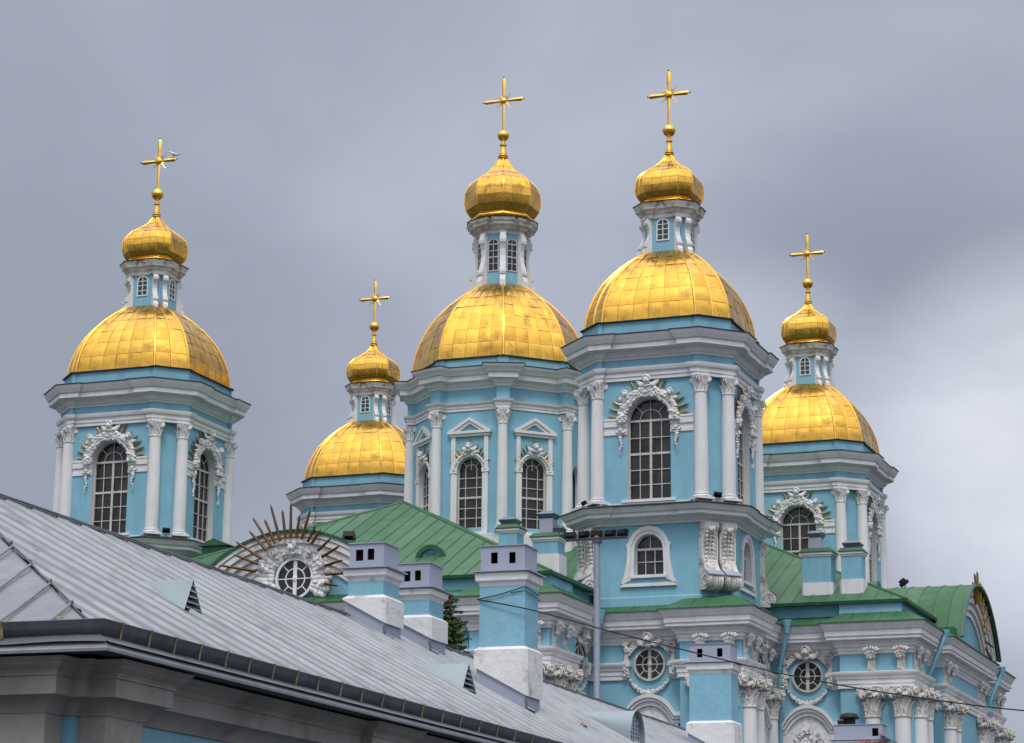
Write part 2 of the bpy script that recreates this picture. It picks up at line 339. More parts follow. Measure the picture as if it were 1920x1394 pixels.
def capital_mesh(r, h, name, m=STUCCO, rich=0):
    b = MB()
    b.lathe([(r * 1.0, 0), (r * 1.12, .02 * h), (r * 1.14, .06 * h), (r * 1.0, .09 * h), (r * .96, .1 * h), (r * .98, .55 * h), (r * 1.08, .75 * h), (r * 1.3, .9 * h)], 16)
    for k in range(8): leaf(b, k * pi / 4, r * 1.0, .1 * h, .42 * h, r * .72, r * .42)
    for k in range(8): leaf(b, k * pi / 4 + pi / 8, r * 1.02, .25 * h, .5 * h, r * .68, r * .5)
    for k in range(4):
        a = pi / 4 + k * pi / 2
        for q in (-1, 1):
            b.M = RZ(a + pi / 2 - q * .16) @ T(q * r * .02, -r * 1.08, 0)
            b.M = RZ(a) @ T(0, q * r * .16, 0) @ RZ(0) @ Matrix.Rotation(pi / 2, 4, 'X') @ I4
            b.M = RZ(a) @ T(r * 1.32, q * r * .09, .76 * h)
            vs = []; n = 14
            for i in range(n): t = 2 * pi * i / n; vs.append((.2 * h * cos(t), q * r * .10, .17 * h * sin(t))); vs.append((.2 * h * cos(t), -q * r * .02, .17 * h * sin(t)))
            vs += [(0, q * r * .2, 0)]
            b.add(vs, [(2 * i, (2 * i + 2) % (2 * n), (2 * i + 3) % (2 * n), 2 * i + 1) for i in range(n)] + [(2 * i, (2 * i + 2) % (2 * n), 2 * n) for i in range(n)])
        b.M = RZ(a); b.tube([(r * .95, 0, .5 * h), (r * 1.05, 0, .7 * h), (r * 1.25, 0, .86 * h)], r * .13, 6)
    b.M = I4
    ab = []
    for k in range(4):
        a0 = k * pi / 2 + pi / 4
        ab += [rot2((r * 1.62, -r * .16), a0), rot2((r * 1.62, r * .16), a0)] + [rot2((r * q, 0), a0 + t) for t, q in ((.42, 1.26), (pi / 4, 1.14), (pi / 2 - .42, 1.26))]
    b.prism(ab, .9 * h, .96 * h); b.prism([(x * 1.04, y * 1.04) for x, y in ab], .963 * h, h)
    for k in range(4):
        a = k * pi / 2; b.blob((r * 1.2 * cos(a), r * 1.2 * sin(a), .93 * h), r * .2, 1, amp=.5)
        if rich:
            b.M = RZ(a + pi / 2); cherub(b, 0, .8 * h, h * .62, y=-r * .82); b.M = I4
    if rich:
        for k in range(26):
            a = rng.random() * 2 * pi; t = rng.random(); b.blob((r * (1.02 + .25 * t) * cos(a), r * (1.02 + .25 * t) * sin(a), (.2 + .6 * t) * h), (r * .13, r * .13, r * .18), 1, amp=.6)
    return b.mesh(name, m, 40)
def column_parts(r, h, ch, name='column', rich=0, bh=.34):
    # origin at the bottom of the base; returns meshes for shaft, base, capital
    s = MB(); s.lathe([(r, bh), (r * 1.0, bh + (h - bh - ch) * .33), (r * .95, bh + (h - bh - ch) * .66), (r * .86, h - ch)], 24)
    b = MB(); b.box(-r * 1.35, r * 1.35, -r * 1.35, r * 1.35, 0, bh * .32)
    b.lathe([(r * 1.32, bh * .32), (r * 1.38, bh * .45), (r * 1.3, bh * .6), (r * 1.1, bh * .65), (r * 1.08, bh * .78), (r * 1.18, bh * .86), (r * 1.15, bh * .96), (r * 1.0, bh)], 24)
    return s.mesh(name, WHITE, 40), b.mesh('column_base', WHITE, 40), capital_mesh(r * .86, ch, 'capital', OLDST if rich else STUCCO, rich)
def wall_face(mb, hw, z0, z1, oh, ob, os_, depth, reveal=1, seg=20, flat=False):
    # a wall panel from -hw..hw with an arched opening (half width oh, sill ob, spring os_), reveal depth
    A = [(oh * cos(pi - pi * i / seg), os_ + oh * sin(pi * i / seg)) for i in range(seg + 1)]
    mb.add([(-hw, 0, z0), (-oh, 0, z0), (-oh, 0, z1), (-hw, 0, z1), (-oh, 0, os_), (-hw, 0, os_)], [(0, 1, 4, 5), (5, 4, 2, 3)])
    mb.add([(hw, 0, z0), (oh, 0, z0), (oh, 0, z1), (hw, 0, z1), (oh, 0, os_), (hw, 0, os_)], [(0, 5, 4, 1), (5, 3, 2, 4)])
    mb.add([(-oh, 0, z0), (oh, 0, z0), (oh, 0, ob), (-oh, 0, ob)], [(0, 1, 2, 3)])
    vs = [(x, 0, z) for x, z in A] + [(x, 0, z1) for x, z in A]; n = seg + 1
    mb.add(vs, [(i, i + 1, n + i + 1, n + i) for i in range(seg)])
    mb.mat = reveal; out = [(-oh, ob)] + A + [(oh, ob)]; m = len(out)
    mb.add([(x, 0, z) for x, z in out] + [(x, depth, z) for x, z in out], [(i, (i + 1) % m, m + (i + 1) % m, m + i) for i in range(m)]); mb.mat = 0
def bars(mb, segs, y0=-.03, y1=.03):
    for (x0, z0, x1, z1, w) in segs:
        L = hypot(x1 - x0, z1 - z0); nx, nz = -(z1 - z0) / L * w / 2, (x1 - x0) / L * w / 2
        mb.yprism([(x0 - nx, z0 - nz), (x1 - nx, z1 - nz), (x1 + nx, z1 + nz), (x0 + nx, z0 + nz)], y0, y1)
def arched_window(oh, ob, os_, y, verts, horiz, inner=.5, radial=(36, 72, 108, 144), fw=.06, bw=.042, name='window_frame', pane=GLASS, fr=FRAME, midw=.13):
    # returns frame mesh and pane mesh, y = depth behind the wall plane
    seg = 20; A = [(-oh, ob)] + [(oh * cos(pi - pi * i / seg), os_ + oh * sin(pi * i / seg)) for i in range(seg + 1)] + [(oh, ob)]
    k = (oh - fw) / oh; B = [(-oh + fw, ob + fw)] + [((oh - fw) * cos(pi - pi * i / seg), os_ + (oh - fw) * sin(pi * i / seg)) for i in range(seg + 1)] + [(oh - fw, ob + fw)]
    f = MB(); f.strip(A, B, y - .05, y + .04)
    for x in verts: f_w = midw if abs(x) < .01 else bw; bars(f, [(x, ob + fw, x, os_, f_w)], y - .035, y + .02)
    for z in horiz: t = abs(z - os_) < .01; bars(f, [(-oh + fw, z, oh - fw, z, (.12 if t or (isinstance(z, float) and z in HEAVY) else bw))], y - (.05 if t else .027), y + .02)
    if inner:
        r = oh * inner; f.strip(arc(0, os_, r + bw * .5, 0, pi, 14), arc(0, os_, r - bw * .5, 0, pi, 14), y - .033, y + .02, False)
        bars(f, [(r * cos(rad(a)), os_ + r * sin(rad(a)), (oh - fw) * cos(rad(a)), os_ + (oh - fw) * sin(rad(a)), bw) for a in radial], y - .03, y + .02)
        bars(f, [(0, os_ + .05, 0, os_ + r, bw)], y - .03, y + .02)
    p = MB(); xs = sorted(set([-oh + .01, oh - .01] + list(verts))); zs = sorted(set([ob + .01] + [h_ for h_ in horiz if h_ < os_ - .01] + [os_]))
    for x0, x1 in zip(xs, xs[1:]):
        for z0, z1 in zip(zs, zs[1:]):
            ta, tb = rng.uniform(-.012, .012), rng.uniform(-.012, .012); p.add([(x0, y + .05 - ta - tb, z0), (x1, y + .05 + ta - tb, z0), (x1, y + .05 + ta + tb, z1), (x0, y + .05 - ta + tb, z1)], [(0, 1, 2, 3)])
    for i in range(6):
        a0_, a1_ = pi * i / 6, pi * (i + 1) / 6; am = (a0_ + a1_) / 2; ta = rng.uniform(-.02, .02); r_ = oh - .02
        p.add([(0, y + .05, os_)] + [(r_ * cos(a0_ + (a1_ - a0_) * k_ / 4), y + .05 + ta * (k_ - 2) / 2, os_ + r_ * sin(a0_ + (a1_ - a0_) * k_ / 4)) for k_ in range(5)], [(0, 1, 2, 3, 4, 5)])
    return f.mesh(name, fr), p.mesh('window_pane', pane)
HEAVY = set()
def rays(mb, spec, y, w, th=.05, cx=0, cz=0):
    for (a, r0, r1) in spec:
        ca, sa = cos(rad(a)), sin(rad(a)); n = (-sa, ca); p = lambda r, s: (cx + r * ca + n[0] * s, cz + r * sa + n[1] * s)
        a0, b0 = p(r0, -w * .5), p(r0, w * .5); a1, b1 = p(r1 - w * 1.2, -w * .36), p(r1 - w * 1.2, w * .36); tip = p(r1, 0); m0, m1 = p(r0, 0), p(r1 - w * 1.2, 0)
        mb.add([(a0[0], y, a0[1]), (b0[0], y, b0[1]), (b1[0], y, b1[1]), (tip[0], y, tip[1]), (a1[0], y, a1[1]), (m0[0], y - th, m0[1]), (m1[0], y - th, m1[1]),
                (a0[0], y + th, a0[1]), (b0[0], y + th, b0[1]), (b1[0], y + th, b1[1]), (tip[0], y + th, tip[1]), (a1[0], y + th, a1[1])],
               [(0, 5, 6, 4), (5, 1, 2, 6), (4, 6, 3), (6, 2, 3), (0, 7, 8, 1), (1, 8, 9, 2), (2, 9, 10, 3), (3, 10, 11, 4), (4, 11, 7, 0), (7, 11, 10, 9, 8), (0, 1, 5)])

# ------------------------------------------------------------------ domes
DPROF = [(0, 1), (.13, .987), (.25, .958), (.35, .922), (.47, .866), (.58, .80), (.68, .718), (.76, .643), (.85, .54), (.92, .445), (1, .335)]
def interp(prof, t):
    for (a, b), (c, d) in zip(prof, prof[1:]):
        if t <= c: return b + (d - b) * (t - a) / (c - a)
    return prof[-1][1]
def panels(mb, ring, rows, cols, gap=.018, puff=.03, tilt=.014, rib=.0):
    # ring(t) -> eight corner points at height parameter t; every sheet is an island of its own
    for fi in range(8):
        nc = cols[fi % len(cols)]
        for ri in range(len(rows) - 1):
            t0, t1 = rows[ri], rows[ri + 1]
            off = .5 / nc if False else 0
            for ci in range(nc):
                u0, u1 = ci / nc, (ci + 1) / nc; j = [rng.uniform(-tilt, tilt) for _ in range(4)]; pf = puff * rng.uniform(.3, 1.3)
                vs = []; K = 4
                for b in range(K + 1):
                    tb = t0 + (t1 - t0) * b / K; R0 = ring(tb); A, B = Vector(R0[fi]), Vector(R0[(fi + 1) % 8]); wlen = (B - A).length
                    nn = Vector(((B - A).y, -(B - A).x, 0)).normalized(); R1 = ring(min(1, tb + .01)); C = Vector(R1[fi])
                    nn = ((B - A).cross(C - A)).normalized()
                    g_ = gap / max(wlen, .05)
                    for a in range(K + 1):
                        ua = a / K; u = u0 + (u1 - u0) * ua; u = max(u0 + g_ * .5, min(u1 - g_ * .5, u)); vb = b / K
                        d = pf * (1 - (2 * ua - 1) ** 2) * (1 - (2 * vb - 1) ** 2) + (j[0] * (1 - ua) + j[1] * ua) * (1 - vb) + (j[2] * (1 - ua) + j[3] * ua) * vb
                        vs.append(tuple(A.lerp(B, u) + nn * d + Vector((0, 0, gap * .4 * (1 if b == 0 else (-1 if b == K else 0))))))
                n = K + 1
                mb.add(vs, [(a + b * n, a + 1 + b * n, a + 1 + (b + 1) * n, a + (b + 1) * n) for a in range(K) for b in range(K)])
def shell(mb, ring, rows, inset=.02):
    vs = []
    for t in rows:
        for p in ring(t): q = Vector((p[0], p[1], 0)); L = q.length; q = q * ((L - inset) / L) if L > inset else q; vs.append((q.x, q.y, p[2]))
    fs = [(k * 8 + i, k * 8 + (i + 1) % 8, (k + 1) * 8 + (i + 1) % 8, (k + 1) * 8 + i) for k in range(len(rows) - 1) for i in range(8)]
    fs.append(tuple((len(rows) - 1) * 8 + i for i in range(8)))
    mb.add(vs, fs)
def ribs(mb, ring, rows, r, corner=range(8), mid=()):
    for c in corner: mb.tube([ring(t)[c] for t in rows], r, 6)
    for c in mid: mb.tube([tuple((Vector(ring(t)[c]) + Vector(ring(t)[(c + 1) % 8])) / 2) for t in rows], r, 6)
def dome_mesh(base, z0, z1, top, cols, nrow, mid=()):
    def ring(t): s = interp(DPROF, t) if True else 1; z = z0 + (z1 - z0) * t; return [(x * s, y * s, z) for x, y in base]
    rows = [1 - (1 - i / nrow) ** 1.0 for i in range(nrow + 1)]
    # equal steps along the curve
    L = [0]; P = [(interp(DPROF, i / 200.) * base[0][1] * -1, (z1 - z0) * i / 200.) for i in range(201)]
    for a, b in zip(P, P[1:]): L.append(L[-1] + hypot(b[0] - a[0], b[1] - a[1]))
    rows = []
    for k in range(nrow + 1):
        s = L[-1] * k / nrow; i = min(range(201), key=lambda q: abs(L[q] - s)); rows.append(i / 200.)
    b = MB(); panels(b, ring, rows, cols); b.mat = 1; shell(b, ring, [i / 30. for i in range(31)]); b.mat = 2
    fine = [i / 30. for i in range(31)]
    ribs(b, ring, fine, .075, mid=mid)
    return b.mesh('dome', [GOLD, GOLDD, GOLDP], 50)
OPROF = [(0, .78), (.05, .86), (.14, .955), (.28, 1.0), (.42, .985), (.52, .93), (.60, .82), (.68, .64), (.76, .45), (.86, .27), (1, .125)]
def onion_mesh(base, z0, z1, rmax, cols, mid=()):
    bl = max(hypot(*p) for p in base)
    def ring(t): s = interp(OPROF, t) * rmax / bl; z = z0 + (z1 - z0) * t; return [(x * s, y * s, z) for x, y in base]
    rows = [0, .14, .28, .4, .5, .6, .72, .85, 1]
    b = MB(); panels(b, ring, rows, cols, .014, .012, .006); b.mat = 1; shell(b, ring, [i / 24. for i in range(25)]); b.mat = 2
    ribs(b, ring, [i / 30. for i in range(31)], .055, mid=mid)
    k = .80 * rmax / bl; bp = [(x * k, y * k) for x, y in base]; h = (z1 - z0)
    b.sweep(bp, [(-.3, z0 - .14 * h), (.02, z0 - .14 * h), (.05, z0 - .11 * h), (.0, z0 - .08 * h), (.13, z0 - .055 * h), (.16, z0 - .03 * h), (.13, z0 - .005 * h), (.0, z0 + .015 * h), (-.3, z0 + .015 * h)])
    return b.mesh('onion_dome', [GOLD, GOLDD, GOLDP], 45)
def finial_mesh(z0, zb, rb, r0):
    h = zb - rb - z0
    b = MB(); pr = [(r0, z0 - .15), (r0, z0 + .1 * h), (r0 * 1.12, z0 + .16 * h), (r0 * 1.3, z0 + .2 * h), (r0 * 1.12, z0 + .24 * h), (r0 * 1.3, z0 + .29 * h), (r0 * .95, z0 + .34 * h), (r0 * .98, z0 + .42 * h), (r0 * .62, z0 + .56 * h), (r0 * .55, z0 + .74 * h),
                (r0 * .92, z0 + .79 * h), (r0 * .92, z0 + .83 * h), (r0 * .5, z0 + .88 * h), (r0 * .5, z0 + .98 * h)]
    pr += [(rb * sin(pi * i / 10), zb - rb * cos(pi * i / 10)) for i in range(1, 10)]
    pr += [(.1, zb + rb)]
    b.lathe(pr, 20); b.lathe([(rb * 1.03, zb - .03), (rb * 1.05, zb), (rb * 1.03, zb + .03)], 20)
    return b.mesh('finial', GOLDP, 35)
def cross_mesh(z0, zc, z1, arm):
    b = MB()
    def limb(p, q, w0, w1):
        p, q = Vector(p), Vector(q); d = (q - p); L = d.length; d.normalize(); s = Vector((-d.z, 0, d.x))
        for (a, e, ww) in ((0, L - .16, None),):
            A = p + d * a; B = p + d * e
            vs = []
            for P_, w in ((A, w0), (B, w1)):
                for k in ((-1, 0), (0, -.6), (1, 0), (0, .6)): vs.append(tuple(P_ + s * (k[0] * w) + Vector((0, k[1] * w, 0))))
            tip = tuple(p + d * (L - .02)); vs.append(tip)
            b.add(vs, [(0, 1, 5, 4), (1, 2, 6, 5), (2, 3, 7, 6), (3, 0, 4, 7), (4, 5, 8), (5, 6, 8), (6, 7, 8), (7, 4, 8), (0, 3, 2, 1)])
        b.mat = 1; b.blob(tuple(q), .05, 1); b.mat = 0
    limb((0, 0, z0), (0, 0, zc - .02), .085, .085); limb((0, 0, zc), (0, 0, z1), .075, .135)
    limb((0, 0, zc), (-arm, 0, zc), .075, .135); limb((0, 0, zc), (arm, 0, zc), .075, .135)
    b.blob((0, 0, zc), (.23, .13, .23), 2)
    for q in range(4):
        for da, r in ((-22, .42), (0, .72), (22, .42)):
            a = rad(45 + 90 * q + da); pts = []
            for i in range(7): t = i / 6.; rr = .16 + (r - .16) * t; wv = .03 * sin(t * 2 * pi) * t; pts.append((rr * cos(a) - wv * sin(a), 0, zc + rr * sin(a) + wv * cos(a)))
            b.tube(pts, .042, 5, .008)
    return b.mesh('cross', [GOLDP, BLACK], 30)
def bracket_mesh(h, w, top, belly, foot):
    # lantern console seen from the side: y outward is negative
    P = [(.1, 0), (-foot, 0), (-foot, .06 * h), (-foot * .98, .16 * h), (-foot * .72, .24 * h), (-belly * .95, .27 * h), (-belly * 1.0, .33 * h), (-belly * .82, .41 * h), (-belly * .5, .5 * h), (-top * .45, .6 * h), (-top * .55, .72 * h),
         (-top * .95, .80 * h), (-top * 1.1, .87 * h), (-top, .94 * h), (-top * .8, .98 * h), (-top * .8, h), (.1, h)]
    b = MB(); b.xprism(P, -w / 2, w / 2)
    Q = [(-belly * 1.12, .27 * h), (-belly * 1.2, .31 * h), (-belly * 1.1, .36 * h), (-belly * .8, .37 * h), (-belly * .8, .27 * h)]
    b.xprism(Q, -w * .58, w * .58)
    b.xprism([(-top * 1.2, .82 * h), (-top * 1.3, .87 * h), (-top * 1.2, .92 * h), (-top * .7, .93 * h), (-top * .7, .82 * h)], -w * .58, w * .58)
    return b.mesh('scroll_bracket', WHITE)

# ------------------------------------------------------------------ the cathedral
CATH = empty('cathedral', 'sky blue cathedral with white columns and five golden domes behind the grey roof', 'church')
TW = {'R': (16.27, -16.73), 'L': (-16.06, -15.80), 'FR': (15.98, 16.13), 'FL': (-16.5, 17.3)}
QUART = [pi / 2 * k for k in range(4)]
def place(name, me, tower, ph, apo, parent=None):
    x, y = rot2((0, -apo), ph); return obj(name, me, parent or CATH, (tower[0] + x, tower[1] + y, 0), ph)
def rs(w, c, e):
    m = w - c; a, b = m - .1, m + .1; q = [(a, -w), (a, -(w + e)), (b, -(w + e)), (w + e, -b), (w + e, -a), (w, -a)]; o = []
    for k in range(4): o += [rot2(p, k * pi / 2) for p in q]
    return o
# ---- one corner tower, z measured from the ground
Wt, Ct = 3.95, 1.4; AP = Wt
HEAVY.update({28.3, 26.55})
b = MB()
for k in range(4):
    b.M = RZ(k * pi / 2) @ T(0, -Wt, 0); wall_face(b, Wt - Ct, 23.4, 31.7, 1.17, 24.1, 28.3, .45)
    b.M = I4; p, q = rot2((Wt - Ct, -Wt), k * pi / 2), rot2((Wt, -(Wt - Ct)), k * pi / 2)
    b.add([p + (23.4,), q + (23.4,), q + (31.7,), p + (31.7,)], [(0, 1, 2, 3)])
b.M = I4; b.prism(octo(3.4, 1.2), 22.5, 31.6)
DRUM = b.mesh('drum', [BLUE, WHITE])
b = MB()
for k in range(4):
    b.M = RZ(k * pi / 2) @ T(0, -4.05, 0); wall_face(b, 4.05 - Ct, 17.6, 23.0, .76, 20.15, 21.5, .35)
    b.M = I4; p, q = rot2((4.05 - Ct, -4.05), k * pi / 2), rot2((4.05, -(4.05 - Ct)), k * pi / 2)
    b.add([p + (17.6,), q + (17.6,), q + (23.0,), p + (23.0,)], [(0, 1, 2, 3)])
b.M = I4; b.prism(octo(3.5, 1.2), 17, 23.0); b.sweep(octo(4.05, 1.42), [(0, 17.6), (.06, 17.6), (.06, 19.0), (.0, 19.05)])
LDRUM = b.mesh('pedestal', [BLUE, WHITE])
b = MB(); rp = rs(4.0, Ct, .15)
b.sweep(rp, [(-.1, 30.4), (.1, 30.4), (.1, 30.58), (.15, 30.6), (.15, 30.8), (.24, 30.86), (.3, 31.0), (.3, 31.08), (-.1, 31.12)])
b.sweep(rp, [(-.1, 31.53), (.08, 31.53), (.1, 31.62), (.2, 31.66), (.3, 31.8), (.34, 31.92), (.72, 31.98), (.72, 32.24), (.8, 32.28), (.86, 32.4), (.94, 32.52), (.99, 32.66), (.99, 32.7)])
b.mat = 1; b.sweep(rp, [(.93, 32.69), (1.04, 32.69), (1.04, 32.735), (.12, 32.95)])
b.mat = 2; b.sweep(rp, [(-.1, 31.1), (.02, 31.1), (.02, 31.55), (-.1, 31.55)])
b.sweep(rs(4.02, 1.42, .06), [(-.2, 32.8), (.0, 32.8), (.0, 33.62), (-.2, 33.62)])
b.mat = 1; b.sweep(rs(4.02, 1.42, .06), [(-.3, 33.60), (.13, 33.60), (.13, 33.65), (-.3, 33.74)])
ENTAB = b.mesh('cornice', [WHITE, DARKM, BLUE], 25)
b = MB(); rp2 = rs(4.05, Ct, .1)
b.sweep(rp2, [(-.1, 22.72), (.1, 22.74), (.12, 22.84), (.24, 22.9), (.3, 23.02), (.72, 23.08), (.72, 23.26), (.84, 23.3), (.93, 23.44), (1.0, 23.52), (1.0, 23.56)])
b.mat = 1; b.sweep(rp2, [(.94, 23.55), (1.06, 23.55), (1.06, 23.6), (.1, 23.84)])
b.mat = 0; b.sweep(rs(4.0, Ct, .28), [(-.2, 23.7), (.03, 23.7), (.03, 23.92), (-.3, 23.94)])
LENT = b.mesh('pedestal_cornice', [WHITE, DARKM], 25)
SH, CB, CP = column_parts(.365, 6.5, .9)
PLINTH = 23.9
def put_column(tower_or_none, x, y, z, rz, meshes, parent=None):
    o = obj('column', meshes[0], parent or CATH, (x, y, z), rz); obj('column_base', meshes[1], o); 
    c = obj('capital', meshes[2], o, (0, 0, meshes[3])); return o
WF, WP = arched_window(1.17, 24.1, 28.3, .36, (-.585, 0, .585), (24.92, 25.7, 26.55, 27.4, 28.3), inner=.5, radial=(45, 90, 135))
LWF, LWP = arched_window(.76, 20.15, 21.5, .28, (-.25, .25), (20.85, 21.5), inner=None)
b2 = MB(); b2.add(*[[v.co[:] for v in LWF.vertices], [list(p.vertices) for p in LWF.polygons]]); bars(b2, [(0, 21.5, 0, 22.2, .05)], .25, .3); LWF = b2.mesh('window_frame', FRAME)
# impost band, sill and reveal edge of a belfry window
IMPOST = []
for q in (-1, 1):
    b = MB(); x0, x1 = sorted((q * 1.17, q * 2.42)); b.xprism([(.02, 27.55), (-.06, 27.55), (-.06, 27.72), (-.03, 27.72), (-.03, 27.98), (-.1, 27.98), (-.1, 28.3), (-.13, 28.31), (-.13, 28.42), (.02, 28.42)], x0, x1); IMPOST.append(b.mesh('impost_band', WHITE))
b = MB(); b.box(-1.45, 1.45, -.12, .3, 23.95, 24.1); SILL = b.mesh('window_sill', WHITE)
# wreath of clouds and cherubs over the window
def wreath(cz, r0, r1, heads, drops=True, seedn=1, hs=1.0, a0=-4, a1=184, dens=1.0):
    rng.seed(seedn); b = MB()
    n = int(46 * dens)
    for i in range(n):
        a = rad(a0 + (a1 - a0) * i / (n - 1)); 
        for k in range(3):
            r = r0 + (r1 - r0) * (k + .5) / 3 + rng.uniform(-.05, .05); s = (r1 - r0) * rng.uniform(.2, .34)
            b.blob((r * cos(a), -.02 - .09 * (k != 0) * rng.random() - .1, cz + r * sin(a)), (s, .17, s * .8), 2, rot=-a, amp=.35)
    A = arc(0, cz, r1 - .08, rad(a0), rad(a1), 30); B = arc(0, cz, r0 - .01, rad(a0), rad(a1), 30); b.strip(A, B, -.1, .05, False)
    for (x, z, s, ln) in heads: cherub(b, x, z, s * hs, ln)
    # curls along the cloud
    for i in range(14):
        a = rad(a0 + 8 + (a1 - a0 - 16) * (i + rng.uniform(-.3, .3)) / 13); r = (r0 + r1) / 2 + rng.uniform(-.1, .12); scroll(b, r * cos(a), -.12, cz + r * sin(a), .15 * hs, .12, rng.choice((-1, 1)), 1.3)
    if drops:
        for q in (-1, 1):
            x = q * 1.5; cherub(b, x, cz - .55, .55); 
            for i in range(9): t = i / 8.; b.blob((x + q * .04 * sin(t * 9), -.1, cz - .75 - 1.0 * t), (.12 * (1.1 - t), .09, .10), 1, amp=.6)
    return b
wb = wreath(28.3, 1.2, 1.66, [(0, 30.25, 1.15, 0), (-1.18, 29.6, .95, -.4), (1.2, 29.55, .95, .45)], True, 3)
WRE = wb.mesh('stucco_wreath', STUCCO, 60)
b = MB(); sp = []
for a, r in ((6, 2.25), (17, 2.3), (28, 2.25), (38, 2.2), (51, 2.1), (65, 2.35), (75, 2.6), (105, 2.6), (115, 2.3), (129, 2.15), (142, 2.2), (152, 2.25), (163, 2.3), (174, 2.25), (90, 2.85)): sp.append((a, 1.5, r))
rays(b, sp, -.1, .15, .04, 0, 28.3); RAYS = b.mesh('gilded_rays', RAYG)
# bell shaped surround of the pedestal window
def sym(P): return P + [(-x, z) for x, z in reversed(P)]
OUT = [(1.5, 19.62), (1.34, 20.0), (1.2, 20.6), (1.14, 21.1), (1.14, 21.55), (1.2, 21.75), (1.08, 21.8), (1.0, 22.02), (.78, 22.36), (.45, 22.58), (.0, 22.68)]
INN = [(.8, 20.0), (.8, 20.3), (.8, 20.7), (.77, 21.1), (.77, 21.45), (.76, 21.5), (.74, 21.65), (.68, 21.84), (.52, 22.05), (.3, 22.2), (.0, 22.26)]
b = MB(); o_ = sym(OUT)[:-1] if False else OUT + [(-x, z) for x, z in OUT[-2::-1]]; i_ = INN + [(-x, z) for x, z in INN[-2::-1]]
mid = [(a[0] * .45 + c[0] * .55, a[1] * .45 + c[1] * .55) for a, c in zip(o_, i_)]
b.strip(o_, mid, -.13, .03, False, -.0); b.strip(mid, i_, -.07, .03, False); b.box(-1.5, 1.5, -.13, .03, 19.55, 19.72); b.box(-.95, .95, -.16, .2, 19.99, 20.14)
SURR = b.mesh('window_surround', WHITE)
# big scroll console on the chamfers of the pedestal
P = [(.05, 19.25), (-.62, 19.25), (-.86, 19.36), (-.98, 19.58), (-.96, 19.85), (-.8, 20.08), (-.56, 20.3), (-.36, 20.7), (-.26, 21.2), (-.26, 21.7), (-.36, 22.1), (-.5, 22.35), (-.56, 22.55), (-.48, 22.72), (.05, 22.74)]
b = MB(); b.xprism(P, -.42, .42)
for q in (-1, 1):
    b.M = T(q * .44, 0, 0) @ RZ(-pi / 2 * q) if False else T(0, 0, 0)
    for (yy, zz, r) in ((-.58, 19.68, .36), (-.34, 22.5, .2)):
        n = 22
        for i in range(n):
            t = i / n; a = t * 3.2 * pi; rr = r * (1 - .85 * t); b.blob((q * .43, yy + rr * cos(a), zz + rr * sin(a)), (.045, .06 * (1.1 - t) + .015, .06 * (1.1 - t) + .015), 1)
    b.box(q * .42 - .05, q * .42 + .03, -.34, 0, 20.6, 22.2)
for i in range(9):
    t = i / 8.; z = 20.5 + 1.7 * t; y = -.3 - .1 * t * t
    for q in (-1, 1): b.blob((q * (.1 + .13 * (1 - t * .4)), y - .02, z), (.14, .09, .10), 1, rot=q * .7, amp=.5)
    b.blob((0, y - .05, z), (.05, .07, .13), 1, amp=.3)
b.blob((0, -.58, 22.35), (.2, .14, .13), 2, amp=.5)
for k in range(5): b.xprism([(-.9, 19.3 + .02), (-1.0, 19.45), (-1.03, 19.75), (-.93, 19.95), (-.9, 19.9)], -.34 + .15 * k, -.27 + .15 * k)
b.mat = 1; b.xprism([(-.48, 20.33), (-1.03, 19.98), (-1.03, 19.94), (-.48, 20.28)], -.46, .46)
CONS = b.mesh('scroll_console', [OLDST, ZINC], 50)
# dome, lantern, onion, cross
DOME = dome_mesh(octo(3.98, 1.42), 33.68, 38.12, 1.3, (6, 2), 6, mid=(1, 3, 5, 7))
LW = 1.24; LC = .56
b = MB(); b.prism(octo(LW, LC), 37.2, 40.4)
LANT = b.mesh('lantern', BLUE)
b = MB(); lp = rs(LW + .02, LC, .09)
b.sweep(lp, [(-.1, 39.98), (.05, 39.98), (.08, 40.06), (.05, 40.1), (.05, 40.2), (.12, 40.26), (.18, 40.4), (.30, 40.46), (.32, 40.58), (.38, 40.68), (.41, 40.78), (.41, 40.81)])
b.mat = 1; b.sweep(lp, [(.36, 40.80), (.45, 40.80), (.45, 40.84), (-.2, 41.0)])
LCOR = b.mesh('lantern_cornice', [OLDST, DARKM], 25)
BRK = bracket_mesh(2.3, .27, .26, .34, .5)
b = MB(); A = [(-.36, 38.72)] + arc(0, 39.6, .36, pi, 0, 12) + [(.36, 38.72)]; Bq = [(-.3, 38.78)] + arc(0, 39.6, .3, pi, 0, 12) + [(.3, 38.78)]
b.strip(A, Bq, -.05, .02); bars(b, [(0, 38.75, 0, 39.88, .04), (-.3, 39.05, .3, 39.05, .035), (-.3, 39.36, .3, 39.36, .035), (-.3, 39.63, .3, 39.63, .035)], -.04, .02); LWIN = b.mesh('lantern_window', FRAMEW)
b = MB(); b.yprism(Bq, -.015, .015); LPAN = b.mesh('window_pane', GLASSG)
ONION = onion_mesh(octo(1.0, .36), 41.05, 43.85, 1.92, (4, 1), mid=(1, 3, 5, 7))
FIN = finial_mesh(43.7, 45.36, .355, .2); CROSS = cross_mesh(45.65, 47.46, 48.88, 1.21)
